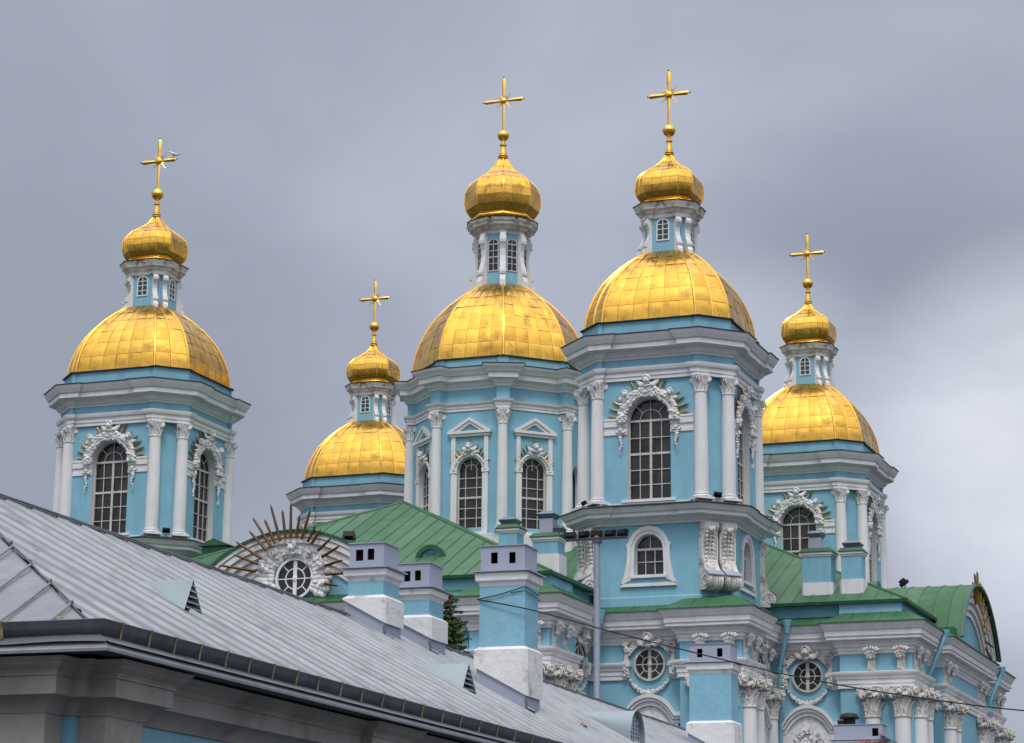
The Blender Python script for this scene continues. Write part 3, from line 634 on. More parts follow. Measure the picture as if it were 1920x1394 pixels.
# rotate the lantern parts with the building axes; the chamfers carry the console pairs
def lantern(tower, lant, cor, brk, nb, win, pan, zb, apo, br):
    o = obj('lantern', lant, CATH, (tower[0], tower[1], 0)); obj('lantern_cornice', cor, o)
    for a, off in nb:
        x, y = rot2((off, -br), a); obj('scroll_bracket', brk, o, (x, y, zb), a)
    for a in win:
        x, y = rot2((0, -apo), a); w = obj('lantern_window', pan[0], o, (x, y, 0), a); p = obj('window_pane', pan[1], o, (x, y, 0), a)
    return o
CHB = [(pi / 4 + k * pi / 2, s * .3) for k in range(4) for s in (-1, 1)]
tower_label = {'R': 'nearest corner tower', 'L': 'left corner tower', 'FR': 'far right corner tower', 'FL': 'far left corner tower'}
for key, c in TW.items():
    loc = (c[0], c[1], 0)
    obj('belfry_drum', DRUM, CATH, loc); obj('belfry_pedestal', LDRUM, CATH, loc); obj('belfry_cornice', ENTAB, CATH, loc); obj('pedestal_cornice', LENT, CATH, loc)
    for k in range(4):
        a = pi / 4 + k * pi / 2
        if k == 2 and key in ('R', 'FR', 'FL'): continue
        if k in (1,) and key in ('FL',): continue
        for s in (-1, 1):
            x, y = rot2((s * .8, -((2 * Wt - Ct) / sqrt(2) + .16)), a); put_column(None, c[0] + x, c[1] + y, PLINTH, a, (SH, CB, CP, 5.6))
            x, y = rot2((s * .52, -(2 * 4.05 - Ct) / sqrt(2)), a)
            if key in ('R', 'L'): obj('scroll_console', CONS, CATH, (c[0] + x, c[1] + y, 0), a)
    for k in range(4):
        ph = k * pi / 2
        if k == 2: continue
        w = place('belfry_window', WF, c, ph, Wt); obj('window_pane', WP, w)
        obj('window_sill', SILL, w)
        for im in IMPOST: place('impost_band', im, c, ph, Wt)
        if k in (0, 1) or key in ('FR', 'R'):
            w = place('stucco_wreath', WRE, c, ph, Wt); obj('gilded_rays', RAYS, w)
        if key in ('R', 'L'):
            w = place('pedestal_window', LWF, c, ph, 4.05); obj('window_pane', LWP, w); obj('window_surround', SURR, w)
    obj('dome', DOME, CATH, loc)
    lantern(c, LANT, LCOR, BRK, CHB, [k * pi / 2 for k in range(4)], (LWIN, LPAN), 37.75, LW + .0, (2 * LW - LC) / sqrt(2) - .02)
    o = obj('onion_dome', ONION, CATH, loc); obj('finial', FIN, o); obj('cross', CROSS, CATH, loc)

# ---- central drum and dome
R8 = 5.45; A8 = R8 * cos(rad(22.5)); CC = (.05, .02); HALF = R8 * sin(rad(22.5))
HEAVY.clear(); HEAVY.update({27.9, 29.55})
b = MB()
for k in range(8):
    b.M = RZ(k * pi / 4) @ T(0, -A8, 0); wall_face(b, HALF, 20, 34.7, .82, 26.0, 29.55, .36)
b.M = I4; b.prism(ngon8(4.9), 20, 34.6); CDRUM = b.mesh('drum', [BLUE, WHITE])
obj('central_drum', CDRUM, CATH, CC + (0,))
def rs8(r, hw, q):
    o = []
    for k in range(8):
        a = rad(22.5 + 45 * k); n = (sin(a), -cos(a)); t = (cos(a), sin(a)); V = (r * n[0], r * n[1])
        fl = rot2((-1, 0), rad(45 * k)); fr = rot2((1, 0), rad(45 * (k + 1)))
        A = (V[0] + fl[0] * hw, V[1] + fl[1] * hw); B = (V[0] + fr[0] * hw, V[1] + fr[1] * hw)
        o += [A, (A[0] + n[0] * q, A[1] + n[1] * q), (B[0] + n[0] * q, B[1] + n[1] * q), B]
    return o
p8 = rs8(R8, .42, .5); b = MB()
b.sweep(p8, [(-.1, 33.2), (.06, 33.2), (.06, 33.36), (.1, 33.38), (.1, 33.52), (.2, 33.6), (.24, 33.72), (-.1, 33.76)])
b.sweep(p8, [(-.1, 34.52), (.06, 34.54), (.08, 34.64), (.2, 34.74), (.24, 34.9), (.52, 34.97), (.52, 35.26), (.62, 35.32), (.68, 35.46), (.82, 35.6), (.86, 35.72), (.86, 35.76)])
b.mat = 1; b.sweep(p8, [(.8, 35.75), (.91, 35.75), (.91, 35.79), (.05, 36.0)])
b.mat = 2; b.sweep(p8, [(-.1, 33.74), (.012, 33.74), (.012, 34.54), (-.1, 34.54)])
pz = rs8(5.42, .36, .18); b.sweep(pz, [(-.2, 35.85), (0, 35.85), (0, 36.5), (-.2, 36.5)]); b.mat = 1; b.sweep(pz, [(-.3, 36.48), (.09, 36.48), (.09, 36.53), (-.3, 36.6)])
obj('central_cornice', b.mesh('cornice', [WHITE, DARKM, BLUE], 25), CATH, CC + (0,))
SH2, CB2, CP2 = column_parts(.33, 7.4, .95)
b = MB(); b.prism(ngon8(5.95), 19, 25.55); 
obj('drum_base', b.mesh('drum_base', WHITE), CATH, CC + (0,))
CWF, CWP = arched_window(.82, 26.0, 29.55, .27, (-.36, .36), (26.65, 27.25, 27.9, 28.5, 29.1), inner=.46, radial=(45, 90, 135), bw=.045)
b = MB(); S_ = 20
A = [(-1.07, 25.7)] + arc(0, 29.55, 1.07, pi, 0, S_) + [(1.07, 25.7)]; B = [(-.82, 25.7)] + arc(0, 29.55, .82, pi, 0, S_) + [(.82, 25.7)]; b.strip(A, B, -.08, .02, False)
for q in (-1, 1):
    x0, x1 = sorted((q * .93, q * 1.2)); b.box(x0, x1, -.1, .02, 25.7, 31.62); x0, x1 = sorted((q * .80, q * 1.26)); b.box(x0, x1, -.14, .02, 29.38, 29.62)
b.box(-1.2, 1.2, -.14, .02, 25.55, 25.75)
for (hw, z0, h, d) in ((1.4, 31.78, .14, .26), (1.3, 31.62, .16, .16)): b.box(-hw, hw, -d, .02, z0, z0 + h)
for (o1, o2, d) in ((0, .17, .26), (.17, .34, .18)):
    tr = lambda o: [(-1.42 + o * 2.2, 31.92 + o * .1), (1.42 - o * 2.2, 31.92 + o * .1), (0, 32.78 - o * 1.15)]
    b.strip(tr(o1), tr(o2), -d, .02)
CSUR = b.mesh('pediment_surround', WHITE)
rng.seed(11); b = MB(); 

for i in range(30): a = pi * i / 29; b.blob((.99 * cos(a), -.1, 29.55 + .99 * sin(a)), (.1, .09, .075), 1, amp=.5)
cherub(b, 0, 30.9, .95); cherub(b, -.35, 30.55, .5, -.5); cherub(b, .35, 30.55, .5, .5)
for i in range(8): b.blob((rng.uniform(-.6, .6), -.12, 30.5 + rng.uniform(-.1, .2)), (.13, .1, .1), 1, amp=.5)
CWRE = b.mesh('cherub_keystone', STUCCO, 60)
b = MB(); rays(b, [(20, .98, 1.42), (33, .98, 1.36), (45, .98, 1.42), (57, .98, 1.5), (70, 1.2, 1.6), (90, 1.4, 1.95), (110, 1.2, 1.6), (123, .98, 1.5), (135, .98, 1.42), (147, .98, 1.36), (160, .98, 1.42)], -.08, .11, .03, 0, 29.65); CRAY = b.mesh('gilded_rays', RAYG)
for k in range(8):
    a = rad(22.5 + 45 * k); 
    if k in (2, 3, 4): continue
    put_column(None, CC[0] + 5.62 * sin(a), CC[1] - 5.62 * cos(a), 25.75, a, (SH2, CB2, CP2, 6.45))
    if k in (2, 3): continue
    ph = rad(45 * k); w = place('drum_window', CWF, CC, ph, A8); obj('window_pane', CWP, w); obj('pediment_surround', CSUR, w); w = place('cherub_keystone', CWRE, CC, ph, A8); obj('gilded_rays', CRAY, w)
obj('dome', dome_mesh(ngon8(5.52), 36.55, 42.1, 1.5, (5,), 7), CATH, CC + (0,))
b = MB(); b.prism(ngon8(1.62), 41.0, 45.9); CL = b.mesh('lantern', BLUE)
pl = rs8(1.62, .2, .1); b = MB()
b.sweep(pl, [(-.1, 45.4), (.04, 45.4), (.08, 45.5), (.04, 45.54), (.04, 45.66), (.16, 45.7), (.24, 45.86), (.42, 45.92), (.44, 46.06), (.54, 46.16), (.58, 46.3), (.58, 46.33)])
b.mat = 1; b.sweep(pl, [(.5, 46.32), (.62, 46.32), (.62, 46.36), (-.2, 46.55)]); CLC = b.mesh('lantern_cornice', [OLDST, DARKM], 25)
CBR = bracket_mesh(3.8, .36, .26, .36, .52)
b = MB(); A = [(-.36, 42.95)] + arc(0, 44.72, .36, pi, 0, 12) + [(.36, 42.95)]; Bq = [(-.3, 43.01)] + arc(0, 44.72, .3, pi, 0, 12) + [(.3, 43.01)]
b.strip(A, Bq, -.05, .02); bars(b, [(0, 43.0, 0, 45.02, .04), (-.3, 43.45, .3, 43.45, .035), (-.3, 43.88, .3, 43.88, .07), (-.3, 44.3, .3, 44.3, .035), (-.3, 44.72, .3, 44.72, .07)], -.04, .02); CLW = b.mesh('lantern_window', FRAME)
b = MB(); b.yprism(Bq, -.015, .015); CLP = b.mesh('window_pane', GLASSB)
lantern(CC, CL, CLC, CBR, [(rad(22.5 + 45 * k), 0) for k in range(8)], [rad(45 * k) for k in range(8)], (CLW, CLP), 41.65, 1.62 * cos(rad(22.5)), 1.6)
o = obj('onion_dome', onion_mesh(ngon8(1.0), 46.75, 50.75, 2.42, (3,)), CATH, CC + (0,)); obj('finial', finial_mesh(50.6, 52.42, .37, .25), o)
obj('cross', cross_mesh(52.75, 54.8, 56.4, 1.4), CATH, CC + (0,))
# ---- main body
def turn(pts, k): return [rot2(p, k * pi / 2) for p in pts]
QP = [(6.4, -28.4), (6.4, -27.75), (9.4, -27.75), (9.4, -28.2), (13.55, -28.2), (13.55, -24.4), (13.0, -24.4), (13.0, -20.6), (18.0, -20.6), (18.0, -21.2), (21.2, -21.2),
      (21.2, -18.0), (20.6, -18.0), (20.6, -13.0), (24.4, -13.0), (24.4, -13.55), (28.2, -13.55), (28.2, -9.4), (27.75, -9.4), (27.75, -6.4), (28.4, -6.4)]
FOOT = []
for k in range(4): FOOT += turn(QP, k)
b = MB(); b.sweep(FOOT, [(0, 0), (0, 18.1)]); b.mat = 1; b.sweep(FOOT, [(-.1, 0), (.3, 0), (.3, 2.6), (.2, 2.8), (-.1, 2.85)])
obj('main_wall', b.mesh('main_wall', [BLUE, WHITE]), CATH)
b = MB(); OV = .85
b.sweep(FOOT, [(-.1, 16.62), (.06, 16.62), (.08, 16.78), (.12, 16.8), (.12, 16.92), (.22, 17.0), (.26, 17.14), (.32, 17.16), (.32, 17.28), (.58, 17.34), (.58, 17.5), (.64, 17.52), (.64, 17.78), (.7, 17.82), (.74, 17.94), (.82, 18.05), (.85, 18.14), (.85, 18.18), (-.1, 18.2)])
obj('main_cornice', b.mesh('main_cornice', WHITE, 25), CATH)
b = MB(); b.sweep(FOOT, [(.8, 18.17), (.93, 18.17), (.93, 18.22), (.4, 18.46), (-.15, 18.8), (-.7, 18.95)])
def seamed(path, prof, sp):          # standing seams up a skirt roof
    n = len(path); P = [Vector(p) for p in path]
    for i in range(n):
        A, B = P[i], P[(i + 1) % n]; d = B - A; L = d.length
        if L < 1.6: continue
        d.normalize(); nn = Vector((d.y, -d.x)); m = int(L / sp)
        for j in range(1, m + 1):
            q = A + d * (L * j / (m + 1)); b.tube([(q.x + nn.x * o, q.y + nn.y * o, z + .015) for o, z in prof], .022, 4)
seamed(FOOT, [(.92, 18.22), (.4, 18.46), (-.1, 18.8)], .9)
obj('skirt_roof', b.mesh('skirt_roof', GREEN), CATH)
def BANDRUNS(k):
    A = [(-13.0, -23.75), (-13.0, -24.4), (-13.55, -24.4), (-13.55, -28.2), (-9.4, -28.2), (-9.4, -27.75), (-6.4, -27.75), (-6.4, -28.4), (6.4, -28.4), (6.4, -27.75), (9.4, -27.75), (9.4, -28.2), (13.55, -28.2), (13.55, -24.4), (13.0, -24.4), (13.0, -23.75)]
    return [turn(q, k) for q in (A, [(13.0, -21.35), (13.0, -20.6), (15.05, -20.6)], [(17.4, -20.6), (18.0, -20.6), (18.0, -21.2), (21.2, -21.2), (21.2, -18.0), (20.6, -18.0), (20.6, -17.4)], [(20.6, -15.05), (20.6, -13.0), (21.35, -13.0)])]
BP = [(-.1, 14.84), (.1, 14.84), (.1, 15.05), (.14, 15.07), (.14, 15.3), (.2, 15.32), (.22, 15.42), (.3, 15.52), (.34, 15.62), (.34, 15.68), (-.1, 15.75)]
for k in (0, 1, 3):
    for run in BANDRUNS(k):
        b = MB(); b.sweep(run, BP, closed=False); obj('entablature_band', b.mesh('entablature_band', WHITE, 25), CATH)
# giant columns, frieze consoles
SH3, CB3, CP3 = column_parts(.47, 12.0, 1.6, rich=1, bh=.6)
b = MB(); b.xprism([(.05, 15.72), (-.2, 15.72), (-.2, 15.9), (-.13, 15.92), (-.13, 16.9), (.05, 16.9)], -.2, .2)
for q in (-.11, 0, .11): b.box(q - .025, q + .025, -.17, -.1, 15.92, 16.3)
rng.seed(5)
for i in range(7):
    a = -1.2 + .4 * i
    for t in (.2, .45, .7, 1.0): b.blob((.34 * t * sin(a) * 1.15, -.18 - .2 * t, 16.32 + .1 * t + .46 * t * (.6 + .4 * cos(a))), (.085, .08, .14), 1, rot=a, amp=.6)
for i in range(5): b.blob((.1 * (i - 2), -.24, 16.42 + .05 * (i % 2)), (.07, .09, .1), 1, amp=.5)
FCON = b.mesh('frieze_console', OLDST, 60)
def pav(x, y, rz):
    n = rot2((0, -1), rz); put_column(None, x + n[0] * .16, y + n[1] * .16, 2.85, rz, (SH3, CB3, CP3, 10.4)); obj('frieze_console', FCON, CATH, (x, y, 0), rz)
for k in (0, 1):
    for (x, y, a) in ((20.65, -21.2, 0), (19.15, -21.2, 0), (21.2, -20.65, 1), (21.2, -19.15, 1)):
        if k == 0: pav(x, y, a * pi / 2)
    for (x, y, a) in ((12.95, -28.2, 0), (11.4, -28.2, 0), (13.55, -27.65, 1), (13.55, -26.1, 1), (-12.95, -28.2, 0), (-11.4, -28.2, 0), (5.9, -28.4, 0), (4.4, -28.4, 0), (-5.9, -28.4, 0), (-4.4, -28.4, 0), (-13.55, -27.65, 3), (-13.55, -26.1, 3)):
        if k == 0 and x < -6: continue
        p = rot2((x, y), k * pi / 2); pav(p[0], p[1], (a + k) * pi / 2)
pav(20.6, -14.1, pi / 2)
# round frieze windows with their stucco
rng.seed(21)
f = MB(); f.strip(arc(0, 15.6, .85, 0, 2 * pi, 36)[:-1], arc(0, 15.6, .74, 0, 2 * pi, 36)[:-1], -.12, .02)
f.strip(arc(0, 15.6, .42, 0, 2 * pi, 28)[:-1], arc(0, 15.6, .37, 0, 2 * pi, 28)[:-1], -.05, .0)
bars(f, [(0, 14.86, 0, 16.34, .17)], -.08, 0.); bars(f, [(.74 * cos(rad(a)), 15.6 + .74 * sin(rad(a)), .42 * cos(rad(a)), 15.6 + .42 * sin(rad(a)), .045) for a in (0, 45, 135, 180, 225, 315)] + [(-.4, 15.6, .4, 15.6, .04)], -.05, 0)
f.blob((0, -.1, 15.6), (.14, .05, .14), 2)
RWIN = f.mesh('round_window', FRAME)
p = MB(); p.yprism(arc(0, 15.6, .76, 0, 2 * pi, 32)[:-1], -.03, .01); RPAN = p.mesh('window_pane', GLASS)
b = MB()
cherub(b, 0, 16.78, 1.35)
for q in (-1, 1):
    for i in range(9):
        for j in range(3): b.blob((q * (.25 + .1 * i), -.15, 16.86 - .007 * i * i + .15 * (j - 1) - .02 * i), (.13, .07, .075), 1, rot=q * (.35 + .05 * i), amp=.4)
for i in range(16): b.blob((rng.uniform(-.35, .35), -.14 - .1 * rng.random(), 16.55 + rng.uniform(-.1, .35)), (.12, .1, .11), 1, amp=.6)
RREL = b.mesh('cherub_relief', OLDST, 60)
STRIPS = []
for q in (-1, 1):
    b = MB(); x = q * 1.22
    b.box(x - .11, x + .11, -.12, .02, 15.72, 16.55); b.box(x - .2, x + .2, -.2, .02, 15.66, 15.76)
    for i in range(18): t = rng.random(); b.blob((x + rng.uniform(-.17, .17) * (.6 + .5 * t), -.16, 16.2 + .6 * t), (.08, .09, .12), 1, rot=rng.uniform(-1, 1), amp=.6)
    b.box(x - .16, x + .16, -.22, .02, 14.95, 15.66); b.box(x - .25, x + .25, -.27, .02, 15.5, 15.665)
    for i in range(6): b.blob((x + rng.uniform(-.09, .09), -.25, 15.42 - .07 * i), (.1, .07, .08), 1, amp=.6)
    STRIPS.append(b.mesh('window_strip', OLDST, 60))
b = MB()
for i in range(34):
    t = i / 33.; a = pi * (1.15 + .70 * t); s = .06 + .045 * sin(pi * t)
    for k in range(2): b.blob((1.1 * cos(a) + rng.uniform(-.05, .05), -.1 - .05 * k, 15.35 + 1.15 * sin(a) * 1.02 + rng.uniform(-.05, .05)), (s, s * .8, s), 1, rot=rng.random() * 3, amp=.7)
GARL = b.mesh('garland', OLDST, 60)
# hooded window under it
def curve(hw, top, base, n=24):
    o = []
    for i in range(n + 1):
        x = -hw + 2 * hw * i / n; t = abs(x) / hw; o.append((x, base + (top - base) * (max(0, 1 - (t / .72) ** 2) ** .75)))
    return o
b = MB()
for (hw, top, dz, d) in ((1.78, 14.1, .2, .38), (1.68, 13.9, .16, .3), (1.6, 13.74, .22, .2)): 
    A = curve(hw, top, top - .95 + (14.1 - top) * .1); B = [(x, z - dz) for x, z in A]; b.strip(A, B, -d, .03, False)
for q in (-1, 1): x0, x1 = sorted((q * 1.5, q * 1.12)); b.box(x0, x1, -.16, .03, 6.2, 12.95)
A = curve(1.5, 13.6, 12.78); b.yprism(A + [(1.5, 12.6), (-1.5, 12.6)], -.045, .02)
HOOD = b.mesh('window_hood', WHITE, 25)
b = MB(); A = curve(1.14, 13.5, 12.75); b.yprism(A + [(1.14, 9.6), (-1.14, 9.6)], -.06, .02)
for i in range(70): a = rng.random() * 2 * pi; r = rng.random() ** .6; b.blob((.85 * r * cos(a), -.14 - .12 * (1 - r), 11.75 + 1.0 * r * sin(a)), (.12, .1, .12), 1, amp=.6)
for i in range(20): a = 2 * pi * i / 20; scroll(b, .75 * cos(a), -.1, 11.75 + .95 * sin(a), .17, .14, rng.choice((-1, 1)), 1.2)
for i in range(11): a = rad(-30 + 24 * i); b.yprism([(.5 * cos(a), 12.1 + .5 * sin(a)), (.8 * cos(a + .05), 12.1 + .8 * sin(a + .05)), (.5 * cos(a + .22), 12.1 + .5 * sin(a + .22))], -.22, -.05)
CARTO = b.mesh('cartouche_panel', STUCCO, 60)
def rwin(x, y, rz):
    w = obj('round_window', RWIN, CATH, (x, y, 0), rz); obj('window_pane', RPAN, w)
    for me in [RREL, GARL] + STRIPS: obj(me.name.split('.')[0], me, w)
    h = obj('window_hood', HOOD, CATH, (x, y, 0), rz); obj('cartouche_panel', CARTO, h)
for (x, y, a) in ((16.25, -20.6, 0), (13.0, -22.55, 1), (22.55, -13.0, 0), (20.6, -16.25, 1)): rwin(x, y, a * pi / 2)
# arm roofs: hipped front, attic, barrel with gable
RIDGE, AP_ = 25.87, 14.83; EZ, EW, EV = 19.42, 13.55, 28.0
def roof_arm():
    b = MB(); n = 30
    for i in range(n):
        u0, u1 = -EW + 2 * EW * i / n, -EW + 2 * EW * (i + 1) / n
        vt = lambda u: -AP_ - (EV - AP_) * abs(u) / EW
        zt = lambda u: RIDGE - (RIDGE - EZ) * abs(u) / EW
        if u0 < 0 < u1: b.add([(u0, -EV, EZ), (u1, -EV, EZ), (u1, vt(u1), zt(u1)), (0, vt(0), zt(0)), (u0, vt(u0), zt(u0))], [(0, 1, 2, 3, 4)])
        else: b.add([(u0, -EV, EZ), (u1, -EV, EZ), (u1, vt(u1), zt(u1)), (u0, vt(u0), zt(u0))], [(0, 1, 2, 3)])
        if abs(u0) < EW - .05: b.tube([(u0, -EV, EZ + .02), (u0, vt(u0), zt(u0) + .02)], .027, 4)
    m = 32
    for q in (-1, 1):
        for i in range(m):
            v0, v1 = -EV * i / m, -EV * (i + 1) / m
            def top(v): t = max(0, (-v - AP_) / (EV - AP_)); return (q * EW * t, v, RIDGE - (RIDGE - EZ) * t)
            t0, t1 = top(v0), top(v1)
            b.add([(q * EW, v0, EZ), (q * EW, v1, EZ), t1, t0], [(0, 1, 2, 3)]); b.tube([(q * EW, v0, EZ + .02), (t0[0], t0[1], t0[2] + .02)], .027, 4)
        b.tube([(0, -AP_, RIDGE), (q * EW, -EV, EZ)], .09, 6)
    b.tube([(0, 0, RIDGE), (0, -AP_, RIDGE)], .09, 6)
    b.mat = 1; b.sweep([(-EW, 0), (-EW, -EV), (EW, -EV), (EW, 0)], [(-.4, EZ - .14), (.02, EZ - .14), (.05, EZ + .02), (-.1, EZ + .04)], closed=False)
    return b.mesh('arm_roof', [GREEN, GREEND])
AROOF = roof_arm()
b = MB(); at = [(-13.0, -15), (-13.0, -24.4), (-13.4, -24.4), (-13.4, -27.7), (13.4, -27.7), (13.4, -24.4), (13.0, -24.4), (13.0, -15)]; b.prism(at, 18.0, EZ - .02); ATTIC = b.mesh('attic_wall', BLUE)
BR, BZ = 7.0, 14.95; GF = -28.4
a0 = math.asin((18.3 - BZ) / BR)
b = MB(); n = 22
vs_ = [GF - .66 + .92 * i for i in range(14)]
for i in range(13):
    A = arc(0, BZ, BR, a0, pi - a0, n); b.add([(x, vs_[i], z) for x, z in A] + [(x, vs_[i + 1], z) for x, z in A], [(j, j + 1, n + 2 + j, n + 1 + j) for j in range(n)])
    if i: b.tube([(x, vs_[i], z + .015) for x, z in A], .024, 4)
b.mat = 1; b.strip(arc(0, BZ, BR + .05, a0, pi - a0, n), arc(0, BZ, BR - .1, a0, pi - a0, n), GF - .7, GF - .5, False)
b.mat = 0
for q in (-1, 1): x0, x1 = sorted((q * 5.9, q * 6.9)); b.box(x0, x1, GF - .3, -17, 18.2, 18.75)
BARREL = b.mesh('barrel_roof', [GREEN, GREEND], 30)
b = MB()
for (o1, o2, d) in ((.06, .3, .62), (.3, .36, .5), (.36, .62, .55), (.62, .7, .36), (.7, 1.0, .42), (1.0, 1.1, .2), (1.1, 1.4, .28), (1.4, 1.5, .1), (1.5, 1.75, .16)):
    b.strip(arc(0, BZ, BR - o1, a0, pi - a0, 40), arc(0, BZ, BR - o2, a0, pi - a0, 40), GF - d, GF + .3, False)
b.mat = 1; aq = math.asin((18.25 - BZ) / (BR - 1.7)); b.yprism(arc(0, BZ, BR - 1.7, aq, pi - aq, 30), GF - .05, GF + .2)
GABLE = b.mesh('gable', [PURE, BLUE], 25)
GZ = 19.55
f = MB(); f.strip(arc(.1, GZ, 1.06, 0, 2 * pi, 36)[:-1], arc(.1, GZ, .94, 0, 2 * pi, 36)[:-1], -.2, .02); f.strip(arc(.1, GZ, .56, 0, 2 * pi, 28)[:-1], arc(.1, GZ, .5, 0, 2 * pi, 28)[:-1], -.1, .0)
bars(f, [(.1, GZ - .94, .1, GZ + .94, .2)], -.13, 0); bars(f, [(.1 + .94 * cos(rad(a)), GZ + .94 * sin(rad(a)), .1 + .54 * cos(rad(a)), GZ + .54 * sin(rad(a)), .05) for a in (0, 45, 135, 180, 225, 315)] + [(-.4, GZ, .6, GZ, .05)], -.1, 0)
f.blob((.1, -.14, GZ), (.15, .05, .15), 2); GWIN = f.mesh('gable_window', FRAMEW)
p = MB(); p.yprism(arc(.1, GZ, .96, 0, 2 * pi, 32)[:-1], -.08, -.03); GPAN = p.mesh('window_pane', GLASS)
gw = wreath(GZ, 1.12, 2.05, [(0, 21.05, .8, 0), (-.95, 20.8, .62, -.4), (.95, 20.8, .62, .4), (-1.6, 20.1, .62, -.9), (1.6, 20.1, .62, .9), (1.75, 19.2, .58, 1.4), (-1.75, 19.2, .58, -1.4), (.45, 20.75, .45, .2), (-.45, 20.75, .45, -.2)], False, 9, 1.6, -28, 208, .6)
GWRE = gw.mesh('stucco_wreath', STUCCO, 60)
b = MB(); sp = []
for a, r in ((91, 3.8), (99, 3.5), (108, 3.95), (117, 3.4), (125, 3.85), (134, 3.45), (148, 3.7), (158, 3.5), (169, 4.1), (82, 3.2), (73, 3.55), (62, 2.9), (55, 2.85), (40, 2.9), (28, 3.1), (14, 3.0), (1, 3.1), (-12, 2.8), (191, 3.0)): sp.append((a, 1.95, r))
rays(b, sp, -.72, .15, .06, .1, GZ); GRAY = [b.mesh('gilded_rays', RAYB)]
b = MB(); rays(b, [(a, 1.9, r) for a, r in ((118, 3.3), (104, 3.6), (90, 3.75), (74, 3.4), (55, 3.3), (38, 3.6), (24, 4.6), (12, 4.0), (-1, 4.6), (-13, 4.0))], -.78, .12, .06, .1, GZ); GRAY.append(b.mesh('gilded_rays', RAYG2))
for k in (0, 1):
    a = k * pi / 2
    sh = (.5 * k, 0, 0)
    obj('arm_roof', AROOF, CATH, rz=a); obj('attic_wall', ATTIC, CATH, rz=a); obj('barrel_roof', BARREL, CATH, sh, a)
    gb = obj('gable', GABLE, CATH, (.3 * k, 0, 0), a)
    x, y = rot2((0, GF - .12), a); x += -.35 * k; w = obj('gable_window', GWIN, CATH, (x, y, -.5 * k), a); obj('window_pane', GPAN, w)
    w = obj('stucco_wreath', GWRE, CATH, (x, y, -.5 * k), a); w['label'] = 'large wreath of clouds and cherub heads under a fan of gilded rays'; obj('gilded_rays', GRAY[k], w, (0, -.45 * k, 0))
# lunette dormers
b = MB(); b.yprism(arc(0, 0, .74, 0, pi, 16), -.0, 3.2); b.strip(arc(0, 0, .86, 0, pi, 16), arc(0, 0, .62, 0, pi, 16), -.22, .05, False); DORM = b.mesh('lunette_dormer', GREEND, 30)
b = MB(); b.yprism(arc(0, 0, .66, 0, pi, 16), -.06, -.01); b.mat = 1
for i in range(4): b.box(-.34 + .02 * i, .34 - .02 * i, -.085, -.05, .14 + .09 * i, .17 + .09 * i)
DLOU = b.mesh('dormer_louvre', [PIPE, DARKM])
for (x, y, z, a) in ((5.9, -24.75, 20.72, 0), (24.75, -5.9, 20.72, pi / 2)):
    d = obj('lunette_dormer', DORM, CATH, (x, y, z), a); obj('dormer_louvre', DLOU, d)
# roof chimneys
def roof_chimney(x0, x1, y0, dy, zb, zw, zt, cowl):
    b = MB(); y1 = y0 + dy; b.box(x0, x1, y0, y1, zw, zt - .22); c = obj('roof_chimney', b.mesh('roof_chimney', BLUE), CATH)
    b = MB(); b.prism([(x0 - .08 + .12, y0 - .08), (x1 - .04, y0 - .08), (x1 + .08, y0 + .04), (x1 + .08, y1 + .08), (x0 - .08, y1 + .08), (x0 - .08, y0 + .04)], zb, zw); obj('chimney_base', b.mesh('chimney_base', WHITE), c)
    b = MB(); R = [(x0, y0), (x1, y0), (x1, y1), (x0, y1)]; b.sweep(R, [(-.1, zt - .24), (.03, zt - .24), (.05, zt - .14), (.1, zt - .12), (.1, zt - .02), (-.1, zt)]); b.mat = 1; b.sweep(R, [(-.1, zt - .01), (.14, zt - .01), (.14, zt + .03), (.0, zt + .22)]); b.prism([(x, y) for x, y in R], zt + .2, zt + .225)
    obj('chimney_cap', b.mesh('chimney_cap', [WHITE, GREEND]), c)
    for (cx, w, z0, z1, hat) in cowl:
        b = MB(); cy = (y0 + y1) / 2; b.box(cx - w / 2, cx + w / 2, cy - w / 2, cy + w / 2, z0, z1); S4 = lambda h: [(cx - h, cy - h), (cx + h, cy - h), (cx + h, cy + h), (cx - h, cy + h)]
        b.mat = 1; b.sweep(S4(hat / 2), [(-hat * .2, z1), (0 - hat * .12, z1), (0, z1 + .22), (-.04, z1 + .25), (-hat * .22, z1 + .38), (-hat * .5, z1 + .4)]); obj('chimney_cowl', b.mesh('chimney_cowl', [ZINC, ZINCD]), c)
roof_chimney(22.2, 23.75, -12.3, 1.2, 19.6, 20.65, 22.3, [(22.85, .62, 22.5, 23.15, .85)])
roof_chimney(24.3, 25.4, -12.3, 1.0, 19.6, 20.75, 22.25, [(24.85, .7, 22.3, 22.5, 1.0)])
roof_chimney(9.6, 10.6, -24.9, 1.0, 20.2, 20.7, 22.2, [(10.05, .6, 22.3, 22.45, .95)])
roof_chimney(10.75, 12.1, -23.0, 1.1, 19.9, 21.1, 22.0, [(11.4, .72, 22.15, 23.0, 1.0), (11.95, .5, 22.15, 22.25, .7)])
# green box dormer beside the left tower
b = MB(); b.box(-.75, .75, -.8, .8, 0, .75); b.yprism([(-.95, .7), (.95, .7), (0, 1.1)], -1.0, .9); hz = obj('roof_hatch', b.mesh('roof_hatch', GREEND), CATH, (-9.0, -19.4, 22.3))
